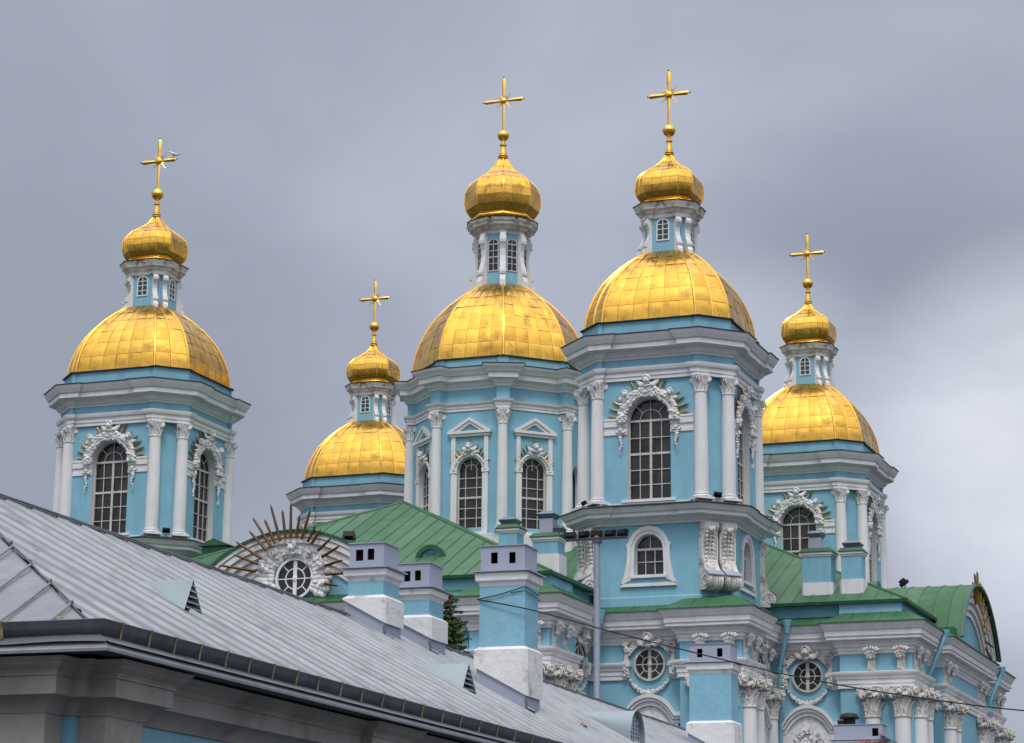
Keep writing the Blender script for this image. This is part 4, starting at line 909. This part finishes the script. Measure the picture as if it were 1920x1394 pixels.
# rain pipes
def pipe(pts, hopper=True):
    b = MB(); b.tube(pts, .115, 10)
    for i in range(2, len(pts) - 1): b.tube([tuple(Vector(pts[i]) + Vector((0, 0, .05))), tuple(Vector(pts[i]) - Vector((0, 0, .05)))], .14, 10)
    p = pts[0]; b.lathe([(.12, p[2] - .5), (.13, p[2] - .3), (.27, p[2] + .12), (.27, p[2] + .2), (.2, p[2] + .2)], 12, p[0], p[1]); obj('rain_pipe', b.mesh('rain_pipe', PIPE, 40), CATH)
pipe([(14.0, -21.75, 18.1), (13.95, -21.7, 17.5), (13.5, -20.95, 16.4), (13.5, -20.95, 15.6), (13.5, -20.95, 12.), (13.5, -20.95, 3)])
pipe([(21.7, -13.95, 18.3), (21.65, -13.9, 17.7), (21.1, -13.3, 16.0), (21.1, -13.3, 14.), (21.1, -13.3, 12.), (21.1, -13.3, 3)])
pipe([(29.1, -9.0, 18.1), (29.0, -9.3, 17.6), (28.3, -9.9, 15.7), (28.3, -9.9, 14), (28.3, -9.9, 12), (28.3, -9.9, 3)])
pipe([(29.1, 9.0, 18.1), (29.0, 8.9, 17.6), (28.1, 8.2, 15.3), (28.1, 8.2, 14), (28.1, 8.2, 12), (28.1, 8.2, 3)])
pipe([(8.9, -28.75, 18.2), (8.95, -28.7, 17.7), (9.2, -27.95, 16.5), (9.2, -27.95, 14), (9.2, -27.95, 12), (9.2, -27.95, 3)])

# ------------------------------------------------------------------ the grey roofed house in front (local y along the eave, x outwards from the eave)
HX, HY, HZ, SL = 38.123, -111.739, 5.1, .539
HOUSE = empty('low_house', 'long low house with ribbed grey metal roof and dark gutter in front of the cathedral', 'house', (HX, HY, 0), rad(2))
RT, LEN = 6.6, 72.
def rz_(t): return HZ + SL * t
def rib(y, sp=.85):
    d = (y + .1) % sp          # steep side towards the street end, long soft back
    return .056 * (d / .05 if d < .05 else 1 if d < .09 else max(0, 1 - (d - .09) / .35))
rng.seed(3)
b = MB(); ys = []; y = .0
while y < LEN:
    ys.append(y); y += .02
ys = sorted(set(round(k * .85 + o, 4) for k in range(0, int(LEN / .85)) for o in (-.1, -.085, -.065, -.05, -.01, .06, .15, .25, .34, .45, .6) if k * .85 + o > .03))
NX = 9
def sheet(xf, rows, hip=True):
    o = []
    for y in rows:
        tt = min(RT, y) if hip else RT
        for i in range(NX + 1):
            t = tt * (i / NX) ** 1.0 if tt < 3 else (0, .22, .52, 1.4, 2.4, 3.4, 4.4, tt - .4 if tt > 5 else tt * .8, tt - .15, tt)[i]; t = min(t, tt); w = noise.noise(Vector((y * .5, t * .4, 3.))) * .02 + noise.noise(Vector((y * 2.3, t * .9, 9.))) * .012
            o.append((-t, y, rz_(t) + rib(y) * max(0, min(1, (t - .22) / .3)) * (1 if y < RT else max(0, min(1, (RT - t) / .35 + .25))) + w * min(1, t * 2)))
    return o
vs = sheet(None, ys); n = NX + 1
b.add(vs, [(k * n + i, k * n + i + 1, (k + 1) * n + i + 1, (k + 1) * n + i) for k in range(len(ys) - 1) for i in range(NX)])
# far slope and the two hip ends
b.add([(-2 * RT, 0, HZ), (-2 * RT, LEN, HZ), (-RT, LEN - RT, rz_(RT)), (-RT, RT, rz_(RT))], [(0, 1, 2, 3)])
b.add([(0, LEN, HZ), (-RT, LEN - RT, rz_(RT)), (-2 * RT, LEN, HZ)], [(0, 1, 2)])
rows = 14; vs = []; m = 40
for r in range(rows + 1):
    s = RT * r / rows
    for i in range(m + 1):
        x = -s - (2 * RT - 2 * s) * i / m; vs.append((x, s, rz_(s) + noise.noise(Vector((x * .8, s * .6, 20.))) * .03))
b.add(vs, [(r * (m + 1) + i, r * (m + 1) + i + 1, (r + 1) * (m + 1) + i + 1, (r + 1) * (m + 1) + i) for r in range(rows) for i in range(m)])
for x in (-.45, -1.12, -1.84, -2.55, -3.28, -4.0, -4.7, -5.4, -6.1, -6.8, -7.6):
    s1 = min(-x, 2 * RT + x) - .02
    b.tube([(x, .22 + (s1 - .22) * i / 4., rz_(.22 + (s1 - .22) * i / 4.) + .035 + .008 * sin(i * 2)) for i in range(5)], .017, 6)
roof = obj('roof', b.mesh('roof', ROOF, 30), HOUSE)
b = MB(); b.tube([(-t, t, rz_(t) + .035 + .015 * sin(t * 5)) for t in [.42 + (RT - .42) * i / 14 for i in range(15)]], .016, 6)
for i in range(8): t = .35 + i * .75; b.blob((-t, t, rz_(t) + .06), (.018, .018, .04), 1)
obj('hip_seam', b.mesh('hip_seam', GUT, 40), roof)
b = MB(); yy = [RT + (LEN - 2 * RT) * i / 110 for i in range(111)]
b.tube([(-RT, y, rz_(RT) + .05 + .02 * noise.noise(Vector((y * .9, 0, 0)))) for y in yy], .028, 6); b.tube([(-RT + .07, y, rz_(RT) - .0 + .015 * noise.noise(Vector((y * 1.3, 5, 0)))) for y in yy], .018, 5)
obj('ridge_cap', b.mesh('ridge_cap', GUT, 40), roof)
# gutter standing on the roof edge
G0 = [(.10, 5.105 + .03), (.13, 5.36), (.10, 5.37)]
b = MB()
def gut(path):
    b.sweep(path, [(-.16, HZ + .10), (-.13, HZ + .085), (.0, HZ + .19), (.03, HZ + .285), (.015, HZ + .295), (-.02, HZ + .275), (-.05, HZ + .22), (-.12, HZ + .14), (-.16, HZ + .10)], closed=False)
gut([(-2 * RT + .3, .0 + .13), (-.13, .13), (-.13, LEN)])
gutter = obj('gutter', b.mesh('gutter', GUT, 30), HOUSE)
k = 0; y = .58
while y < 40:
    b = MB(); b.M = T(-.13, y, 0); b.tube([(.0, 0, HZ + .085), (.015, 0, HZ + .2), (.045, 0, HZ + .29), (-.03, 0, HZ + .297), (-.3, 0, HZ + .2)], .013, 6); obj('gutter_strap', b.mesh('gutter_strap', RUST), gutter); y += .7 + .018 * y + .04 * sin(y * 3)
b = MB(); b.M = T(-1.5, .13, 0); b.tube([(0, 0, HZ + .085), (0, -.015, HZ + .2), (0, -.045, HZ + .29), (0, .03, HZ + .297)], .02, 6); obj('gutter_strap', b.mesh('gutter_strap', RUST), gutter)
# eave drip edge
b = MB(); b.sweep([(-2 * RT, 0), (0, 0), (0, LEN), (-2 * RT, LEN)], [(-.35, HZ - .10), (.0, HZ - .12), (.02, HZ - .115), (.02, HZ - .08), (-.09, HZ + .045), (-.14, HZ + .05)], closed=False, mats=[1, 1, 0, 0, 0])  # underside faces near-black: eave shade put into the colour
obj('drip_edge', b.mesh('drip_edge', [ROOF, DARKM]), roof)
b = MB()
PTH = [(-2 * RT + .78, .78), (-5.4, .78), (-5.4, .62), (-4.2, .62), (-4.2, .78), (-2.3, .78), (-2.3, .6), (-1.12, .6), (-1.12, 1.0), (-.95, 1.0), (-.95, 1.15), (-.6, 1.15), (-.6, 2.1), (-.78, 2.1), (-.78, 9.5), (-.6, 9.5), (-.6, 10.6), (-.78, 10.6),
       (-.78, 18), (-.6, 18), (-.6, 19.1), (-.78, 19.1), (-.78, LEN - .8), (-2 * RT + .78, LEN - .8)]
b.sweep(PTH, [(0, 0), (0, HZ - .13)]); WB = b.mesh('wall', BLUE); obj('wall', WB, HOUSE)
b = MB()
b.sweep(PTH, [(-.05, 4.33), (.04, 4.33), (.05, 4.36), (.09, 4.42), (.15, 4.48), (.22, 4.52), (.3, 4.53), (.3, 4.75), (.32, 4.755), (.32, 4.785), (.34, 4.82), (.40, 4.86), (.43, 4.885), (.43, 4.90), (.47, 4.93), (.5, 4.965), (-.05, 4.975)])
obj('cornice', b.mesh('cornice', WALLG, 25), HOUSE)
for x0, x1, y0, y1 in ((-2.32, -1.1, .575, 1.02), (-5.42, -4.18, .6, .9), (-.98, -.575, 1.13, 2.12), (-.9, -.575, 9.48, 10.62), (-.9, -.575, 17.98, 19.12)):
    b = MB(); b.box(x0, x1, y0, y1, 0, 4.35); obj('pilaster', b.mesh('pilaster', WALLG), HOUSE)
# house chimneys
def chimney(s0, t1, t0, dep, zr0, zr1, zbase, zblue, zcap, ztop, holes, lid=False, blue=True, box_in=.06):
    x0, x1 = -t1, -t0; y0, y1 = s0, s0 + dep
    rng.seed(int(s0 * 10)); R = [(x0, y0), (x1, y0), (x1, y1), (x0, y1)]
    b = MB(); b.box(x0, x1, y0, y1, zbase - .05, zblue); c = obj('chimney', b.mesh('chimney', BLUEW if blue else WHITEW), HOUSE)
    # white flared base, its foot cut to the roof slope
    q = .09; zf = lambda x: rz_(-x) + .3; fx0, fx1, fy0, fy1 = x0 - q, x1 + q, y0 - q, y1 + q
    b = MB(); pl = [(fx0, fy0), (fx1 - .07, fy0), (fx1, fy0 + .07), (fx1, fy1), (fx0, fy1)]; n = 5
    zz = lambda x: zf(x)
    vs = [(x, y, zz(x)) for x, y in pl] + [(x, y, zbase - .06) for x, y in pl] + [(x0 + (x - x0) * .0 + (x - fx0) / (fx1 - fx0) * (x1 - x0) if False else max(x0, min(x1, x)), max(y0, min(y1, y)), zbase + .01) for x, y in pl]
    b.add(vs, [(i, (i + 1) % n, n + (i + 1) % n, n + i) for i in range(n)] + [(n + i, n + (i + 1) % n, 2 * n + (i + 1) % n, 2 * n + i) for i in range(n)] + [tuple(range(n))])
    me = b.mesh('chimney_base', WHITEW); obj('chimney_base', me, c)
    b = MB(); e = .04; b.add([(x, y, rz_(-x) - .15) for x, y in ((x0 - e, y0 - e), (x1 + e, y0 - e), (x1 + e, y1 + e), (x0 - e, y1 + e))] + [(x, y, rz_(-x) + .34) for x, y in ((x0 - e, y0 - e), (x1 + e, y0 - e), (x1 + e, y1 + e), (x0 - e, y1 + e))], [(0, 1, 5, 4), (1, 2, 6, 5), (2, 3, 7, 6), (3, 0, 4, 7), (4, 5, 6, 7)])
    b.mat = 1
    b.tube([(x1 + .05, y0 - .05, rz_(-x1) + .2), (x1 + .10, y0 - .06, rz_(-x1) - .0), (x1 + .28, y0 - .05, rz_(-x1 - .28) + .06)], .03, 5)
    obj('flashing', b.mesh('flashing', [ZINC, GUT]), c)
    b = MB(); b.sweep(R, [(-.05, zblue - .02), (.0, zblue - .02), (.02, zblue + .05), (.08, zblue + .10), (.09, zcap - .05), (.05, zcap), (-.05, zcap)]); obj('chimney_collar', b.mesh('chimney_collar', WHITEW, 20), c)
    b = MB(); b.sweep(R, [(-.2, zcap + .004), (.15, zcap - .01), (.15, zcap + .012), (-.04, zcap + .04)]); X0, X1, Y0, Y1 = x0 + box_in * .2, x1 - box_in * .2, y0 + box_in * .3, y1 - box_in
    th = .025; hs = sorted(holes); z0, z1 = zcap + .03, ztop
    cur = X0
    for (ha, hb, hz0, hz1) in hs:
        b.box(cur, ha, Y0, Y0 + th, z0, z1); b.box(ha, hb, Y0, Y0 + th, z0, hz0); b.box(ha, hb, Y0, Y0 + th, hz1, z1); cur = hb
    b.box(cur, X1, Y0, Y0 + th, z0, z1); b.box(X1 - th, X1, Y0 + th, Y1, z0, z1); b.box(X0, X0 + th, Y0 + th, Y1, z0, z1); b.box(X0 + th, X1 - th, Y1 - th, Y1, z0, z1)
    b.add([(X0 - .03, Y0 - .03, z1), (X1 + .03, Y0 - .03, z1), (X1 + .03, Y1 + .03, z1), (X0 - .03, Y1 + .03, z1), (X0 - .03, Y0 - .03, z1 + .02), (X1 + .03, Y0 - .03, z1 + .02), (X1 + .03, Y1 + .03, z1 + .02), (X0 - .03, Y1 + .03, z1 + .02)], [(0, 1, 5, 4), (1, 2, 6, 5), (2, 3, 7, 6), (3, 0, 4, 7), (4, 5, 6, 7), (0, 1, 2, 3)])
    obj('metal_cap', b.mesh('metal_cap', ZINC), c)
    for (ha, hb, hz0, hz1) in hs:
        b = MB(); b.box(ha - .02, hb + .02, Y0 + .22, Y0 + .3, hz0 - .05, hz1 + .05); b.box(ha - .06, ha - .005, Y0 + .03, Y0 + .28, hz0 - .04, hz1 + .04); obj('smoke_hole', b.mesh('smoke_hole', SOOT if s0 < 24 or 26 < s0 < 27 else HOLE), c)
    return c
chimney(23.2, 6.62, 5.78, .95, 0, 0, 9.1, 9.44, 9.71, 10.26, [(-6.46, -6.28, 9.88, 10.13), (-6.18, -6.02, 9.89, 10.14)])['label'] = 'chimney with short blue band, nearest the left end of the ridge'
chimney(26.1, 6.6, 5.8, .95, 0, 0, 9.04, 9.42, 9.68, 10.25, [(-6.44, -6.28, 9.84, 10.08), (-6.17, -6.02, 9.85, 10.09)])
chimney(24.6, 4.03, 2.97, .95, 0, 0, 8.05, 9.43, 9.73, 10.31, [(-3.78, -3.62, 9.92, 10.17), (-3.35, -3.2, 9.91, 10.16)])
chimney(46, 4.78, 3.47, .95, 0, 0, 8.35, 9.82, 10.14, 10.7, [(-4.53, -4.36, 10.3, 10.56), (-3.9, -3.73, 10.3, 10.56)])
c5 = chimney(60, 3.1, 1.34, 1.0, 0, 0, 7.9, 8.7, 8.9, 9.43, [(-1.72, -1.5, 9.02, 9.3)], blue=False); c5['label'] = 'broken white chimney showing brick, with a black cowl on its grey cap'
b = MB(); rng.seed(4)
for i in range(16): x = -2.2 + .9 * rng.random(); b.M = T(x, 59.93 + .05 * rng.random(), 8.62 + .2 * rng.random()) @ RZ(rng.uniform(-.2, .2)); b.box(-.13, .13, -.08, .08, -.035, .035)
obj('broken_bricks', b.mesh('broken_bricks', BRICK), c5)
b = MB(); b.M = T(-2.6, 60.4, 9.45); b.lathe([(.22, 0), (.22, .2), (.2, .2), (.34, .22), (.36, .28), (.28, .4), (.1, .45)], 18); b.M = I4; b.box(-2.95, -2.75, 60.0, 60.2, 9.45, 9.6); obj('chimney_cowl', b.mesh('chimney_cowl', BLACK, 35), c5)
b = MB(); b.M = T(-1.2, 59.9, 8.95) @ Matrix.Rotation(.5, 4, 'Y'); b.box(-.25, .45, -.25, .6, -.02, .02); obj('loose_sheet', b.mesh('loose_sheet', GUT), c5)
# roof vents
def vent(y, w, tf, zt, louv=True):
    tb = (zt - HZ) / SL
    if louv:
        b = MB(); A = (-tf, y, zt); L = (-tf + .02, y - w / 2, rz_(tf) - .01); Rr = (-tf + .02, y + w / 2, rz_(tf) - .01); Bk = (-tb - .05, y, zt + .01)
        b.add([A, L, Rr, Bk], [(0, 1, 3), (0, 3, 2)]); v = obj('roof_vent', b.mesh('roof_vent', ROOFP), HOUSE)
        b = MB(); b.mat = 1; b.add([(-tf - .10, y, zt - .05), (-tf - .08, y - w * .44, rz_(tf) - .0), (-tf - .08, y + w * .44, rz_(tf) - .0)], [(0, 1, 2)]); b.mat = 0  # near-black sheet paints the shade behind the slats
        h = zt - rz_(tf)
        for i in range(5):
            z = rz_(tf) + h * (.06 + .18 * i); hw = w * .48 * (1 - (z + .05 - rz_(tf)) / h)
            b.add([(-tf + .03, y - hw, z), (-tf + .03, y + hw, z), (-tf - .07, y + hw * .9, z + .085), (-tf - .07, y - hw * .9, z + .085)], [(0, 1, 2, 3)])
        obj('vent_louvre', b.mesh('vent_louvre', [ROOFP, HOLE]), v)
    else:
        b = MB(); n = 16; vs = []; h = zt - rz_(tf); m = 9
        for k in range(m + 1):
            s = k / m; t = tf + (tb - tf) * s; hh = zt - rz_(t) if k < m else .0
            for i in range(n + 1):
                a = pi * i / n; x = cos(a); pw = abs(sin(a)) ** .8
                vs.append((-t + .0, y + x * w / 2 * (1 - .55 * s), rz_(t) - .02 + (hh + .02) * pw))
        b.add(vs, [(k * (n + 1) + i, k * (n + 1) + i + 1, (k + 1) * (n + 1) + i + 1, (k + 1) * (n + 1) + i) for k in range(m) for i in range(n)])
        v = obj('roof_vent', b.mesh('roof_vent', ROOFP, 50), HOUSE); b = MB()
        P = [(y + cos(pi * i / n) * w / 2 * .97, rz_(tf) - .02 + (h) * abs(sin(pi * i / n)) ** .8 * .97) for i in range(n + 1)]
        b.add([(-tf - .12, p, q) for p, q in P], [tuple(range(n + 1))]); b.mat = 1
        rng.seed(8)
        for i in range(7):
            for j in range(5):
                yy = y + (j - 2) * w * .17 + rng.uniform(-.03, .03); zq = rz_(tf) + .08 + i * h * .12; lim = h * abs(1 - (2 * (yy - y) / w) ** 2) ** .5 * .88
                if zq - rz_(tf) < lim: b.M = T(-tf - .112, yy, zq); b.box(-.004, .004, -.018, .018, -.03, .03); b.M = I4  # perforations are near-black plates, their inner shade put in as colour
        obj('perforated_front', b.mesh('perforated_front', [ZINC, HOLE]), v)
    return v
vent(7.72, .62, 2.72, 7.06)['label'] = 'small triangular louvred vent near the roof corner'
vent(20.75, .86, 2.88, 7.24)
vent(33.0, 1.35, 2.75, 7.42, False)['label'] = 'round topped vent with perforated front'
# fallen leaves, moss
for i, (x, y, rr, lab, mt, nm, ct) in enumerate(((-2.86, 28.7, .4, 'orange fallen leaf lying on the ribbed roof below the round vent', LEAFY, 'fallen_leaf', 'leaf'), (-.95, .55, 1.2, 'brown dry leaf lying on the roof hip end at the left', RUST, 'fallen_leaf', 'leaf'))):
    b = MB()
    for q in range(2): b.M = RZ(rr + q * 1.1) @ T(q * .06, 0, .02 + q * .015) @ Matrix.Rotation(-.3 + .2 * q, 4, 'Y'); b.add([(-.11, 0, 0), (-.04, -.06, .02), (.06, -.055, .0), (.12, 0, .02), (.05, .06, .02), (-.05, .055, 0), (0, 0, .03)], [(i_, (i_ + 1) % 6, 6) for i_ in range(6)])
    b.M = I4; w = (Matrix.Translation((HX, HY, 0)) @ RZ(rad(2)) @ Vector((x, y, rz_(-x if x < -1.0 else .55) + .05))); lf = obj(nm, b.mesh(nm, mt), None, w); tag(lf, lab, ct, 'fallen leaves on the grey roof')
# ------------------------------------------------------------------ floodlights
def flood(name_loc, rz, tilt, s, label, group='floodlights fixed on the cathedral', stand=True):
    e = empty('floodlight', label, 'floodlight', name_loc, rz, group)
    b = MB(); b.M = T(0, 0, .26 * s) @ Matrix.Rotation(tilt, 4, 'X'); b.yprism([(-.24 * s, -.16 * s), (.24 * s, -.16 * s), (.24 * s, .16 * s), (-.24 * s, .16 * s)], -.12 * s, .04 * s); b.yprism([(-.17 * s, -.11 * s), (.17 * s, -.11 * s), (.17 * s, .11 * s), (-.17 * s, .11 * s)], .04 * s, .14 * s)
    for i in range(5): b.box((-.14 + .07 * i) * s - .008, (-.14 + .07 * i) * s + .008, .05 * s, .17 * s, -.12 * s, .12 * s)
    obj('lamp_housing', b.mesh('lamp_housing', BLACK), e)
    b = MB(); b.M = T(0, 0, .26 * s) @ Matrix.Rotation(tilt, 4, 'X'); b.box(-.22 * s, .22 * s, -.13 * s, -.122 * s, -.14 * s, .14 * s); obj('lamp_glass', b.mesh('lamp_glass', LENS), e)
    b = MB(); b.tube([(-.26 * s, 0, .26 * s), (-.26 * s, 0, .02 * s), (.26 * s, 0, .02 * s), (.26 * s, 0, .26 * s)], .018 * s, 5); b.box(-.1 * s, .1 * s, -.1 * s, .1 * s, 0, .02 * s); obj('lamp_bracket', b.mesh('lamp_bracket', BLACK), e)
    return e
nr = (sin(rad(45)), -cos(rad(45)))
for key, lab in (('R', 'small floodlight between two columns of the nearest belfry'), ('L', 'small floodlight between two columns of the left belfry')):
    c = TW[key]; d = 4.6 + .42; flood((c[0] + nr[0] * d, c[1] + nr[1] * d, 23.95), rad(45 + 180), rad(-35), .85, lab)
c = TW['R']; flood((c[0] - 3.55 - .1, c[1] - 3.55 - .1, 23.95), rad(-45 + 180), rad(-30), .7, 'small grey floodlight at the left column pair of the nearest belfry')
flood((1.9, -26.2, 21.72), rad(200), rad(20), 1.3, 'black floodlight on the barrel roof left of the big green roof slope')
flood((25.2, -.3, 21.95), rad(120), rad(50), 1.25, 'black floodlight standing on the right barrel roof against the sky')
# lamp mast
MX, MY = 17.95, -34.0
mast = empty('floodlight_mast', 'tall grey steel mast with five black floodlights on its crossbar before the nearest tower', 'light mast', (MX, MY, 0), rad(0))
b = MB(); b.lathe([(.2, 0), (.2, .4), (.16, .45), (.15, 19.95)], 14); obj('pole', b.mesh('pole', STEEL, 40), mast)
b = MB(); b.box(-1.45, 1.45, -.16, -.09, 19.72, 19.80); b.box(-1.45, 1.45, -.2, .2, 19.8, 19.83); b.box(-.18, .18, -.18, .18, 19.6, 19.86); obj('crossbar', b.mesh('crossbar', GUT), mast)
for i, (x, a, tl) in enumerate(((-1.3, 195, 8), (-.65, 160, 12), (-.02, 185, 5), (.62, 170, 14), (1.22, 165, 10))):
    b = MB(); b.M = T(x, 0, 20.02) @ RZ(rad(a)) @ Matrix.Rotation(rad(tl), 4, 'X'); b.box(-.27, .27, -.1, .06, -.13, .16); b.box(-.2, .2, .06, .16, -.09, .11); b.tube([(-.29, 0, .05), (-.29, 0, -.18), (.29, 0, -.18), (.29, 0, .05)], .02, 5); b.mat = 1; b.box(-.24, .24, -.112, -.101, -.1, .13)
    obj('lamp', b.mesh('lamp', [BLACK, LENS]), mast)
# overhead cable tied round the chimney
hm = Matrix.Translation((HX, HY, 0)) @ RZ(rad(2))
b = MB(); cp = [(-4.06, 24.56, 9.12), (-2.73, 24.5, 8.82), (-1.3, 24.6, 8.4), (.86, 24.6, 7.80), (3.17, 24.6, 7.2), (5.41, 24.6, 6.76), (7.8, 24.6, 6.4), (11, 24.6, 6.12), (18, 24.7, 5.95), (32, 25, 6.6), (48, 25.5, 8.2)]
def smooth(P, k=8):
    o = []
    for i in range(len(P) - 1):
        p0, p1, p2, p3 = [Vector(P[max(0, min(len(P) - 1, i + d))]) for d in (-1, 0, 1, 2)]
        for j in range(k): t = j / k; o.append(tuple(.5 * ((2 * p1) + (p2 - p0) * t + (2 * p0 - 5 * p1 + 4 * p2 - p3) * t * t + (3 * p1 - p0 - 3 * p2 + p3) * t ** 3)))
    o.append(tuple(P[-1])); return o
b.tube(smooth(cp), .016, 6); b.tube([(-4.06, 24.56, 9.12), (-3.5, 24.56, 9.22), (-2.99, 24.56, 9.36), (-2.93, 24.62, 9.36), (-2.93, 25.5, 9.28)], .012, 5); b.tube([(-3.3, 24.565, 9.25), (-2.94, 24.565, 9.27), (-2.93, 25.5, 9.2)], .008, 5); b.tube([(-4.06, 24.56, 9.12), (-4.06, 25.6, 9.1), (-2.93, 25.58, 9.2)], .012, 5)
cb = obj('overhead_cable', b.mesh('overhead_cable', CABLE), None, (HX, HY, 0), rad(2)); tag(cb, 'black cable tied round the blue chimney and sagging away to the right', 'cable')
# seagull on the left cross
GX, GY, GZ2 = TW['L'][0] + 1.0, TW['L'][1], 47.46 + .11
gull = empty('seagull', 'grey winged white seagull standing on the arm of the left golden cross', 'bird', (GX, GY, GZ2), rad(-70))
b = MB(); secs = [(-.34, .02, .19, .012), (-.26, .045, .195, .03), (-.14, .085, .205, .07), (0, .1, .22, .1), (.10, .095, .25, .1), (.17, .06, .31, .07), (.21, .048, .36, .055), (.26, .052, .385, .055), (.305, .035, .38, .035), (.33, .014, .372, .014)]
vs = []; n = 10
for (yy, rx, zc, rz2) in secs:
    for i in range(n): a = 2 * pi * i / n; vs.append((rx * cos(a), -yy, zc + rz2 * sin(a)))
b.add(vs, [(k * n + i, k * n + (i + 1) % n, (k + 1) * n + (i + 1) % n, (k + 1) * n + i) for k in range(len(secs) - 1) for i in range(n)] + [tuple(range(n)), tuple((len(secs) - 1) * n + i for i in range(n))])
obj('body', b.mesh('body', FEATH, 60), gull)
for q in (-1, 1):
    b = MB(); b.add([(q * .06, -.14, .28), (q * .105, -.1, .24), (q * .11, .05, .2), (q * .06, .25, .2), (q * .02, .42, .215), (q * .03, .2, .25), (q * .05, .0, .29), (q * .11, .0, .26)], [(0, 1, 7, 6), (1, 2, 7), (2, 3, 5, 7), (7, 5, 6), (3, 4, 5)]); obj('wing', b.mesh('wing', FEATG), gull)
    b = MB(); b.tube([(q * .04, .02, .14), (q * .04, .0, .07), (q * .04, -.01, .0)], .01, 5); b.tube([(q * .04, -.01, .005), (q * .04, -.07, .005)], .012, 4); obj('leg', b.mesh('leg', BEAK), gull)
b = MB(); b.tube([(0, -.32, .372), (0, -.38, .362), (0, -.4, .35)], .014, 6, .004); obj('beak', b.mesh('beak', BEAK), gull)
# spruce between the chimneys
rng.seed(17); TX, TY, TH = 13.0, -40.0, 17.0
tree = empty('spruce_tree', 'dark green spruce showing its top between the chimneys behind the grey roof', 'tree', (TX, TY, 0))
b = MB(); b.tube([(0, 0, 0), (.05, .02, 6), (0, 0, 12), (.02, 0, TH - .9)], .24, 8, .02); obj('trunk', b.mesh('trunk', BARK, 50), tree)
b = MB()
def twig(p, d, L, w, up=0):
    p = Vector(p); d = Vector(d).normalized(); side = d.cross(Vector((0, 0, 1))).normalized(); n = max(3, int(L / .07))
    for i in range(n):
        c = p + d * (L * i / n); l = .15 * (1.05 - .5 * i / n) * w
        for k in range(5):
            a = rng.uniform(0, 2 * pi); q = (side * cos(a) + Vector((0, 0, 1)) * sin(a)) * .8 + d * .8; q.normalize(); e_ = c + q * l; s2 = q.cross(d).normalized() * .026
            b.add([tuple(c - s2), tuple(c + s2), tuple(e_ + s2 * .4), tuple(e_ - s2 * .4)], [(0, 1, 2, 3)])
z = 9.2
while z < TH - .25:
    f_ = (TH - z) / TH; R_ = .3 + 5.0 * f_ ** .9; nb = 9 if z < TH - 1.5 else 5
    for i in range(nb):
        a = 2 * pi * (i + rng.random()) / nb; L = R_ * rng.uniform(.65, 1.1); m = max(3, int(L / .16)); tip = .35 if z > TH - 2.5 else .05
        for j in range(m):
            t = j / m; r = L * t; zz = z - .28 * L * t * t * .6 + tip * L * t * .6 * (t); p = (r * cos(a), r * sin(a), zz)
            twig(p, (cos(a), sin(a), .1), L / m * 1.4, 1.0)
            sl_ = (1 - t) * .42 * min(1.2, L) + .08
            for q in (-1, 1):
                if rng.random() < .93: aa = a + q * rad(52); twig(p, (cos(aa), sin(aa), rng.uniform(-.35, .25)), sl_ * rng.uniform(.6, 1.1), .9)
    z += .2 + .16 * f_ + rng.uniform(0, .05)
twig((0, 0, TH - 1.0), (0, 0, 1), 1.0, .8); twig((.0, 0, TH - 1.0), (0.02, 0, 1), .9, .8)
obj('crown', b.mesh('crown', NEEDLE), tree)
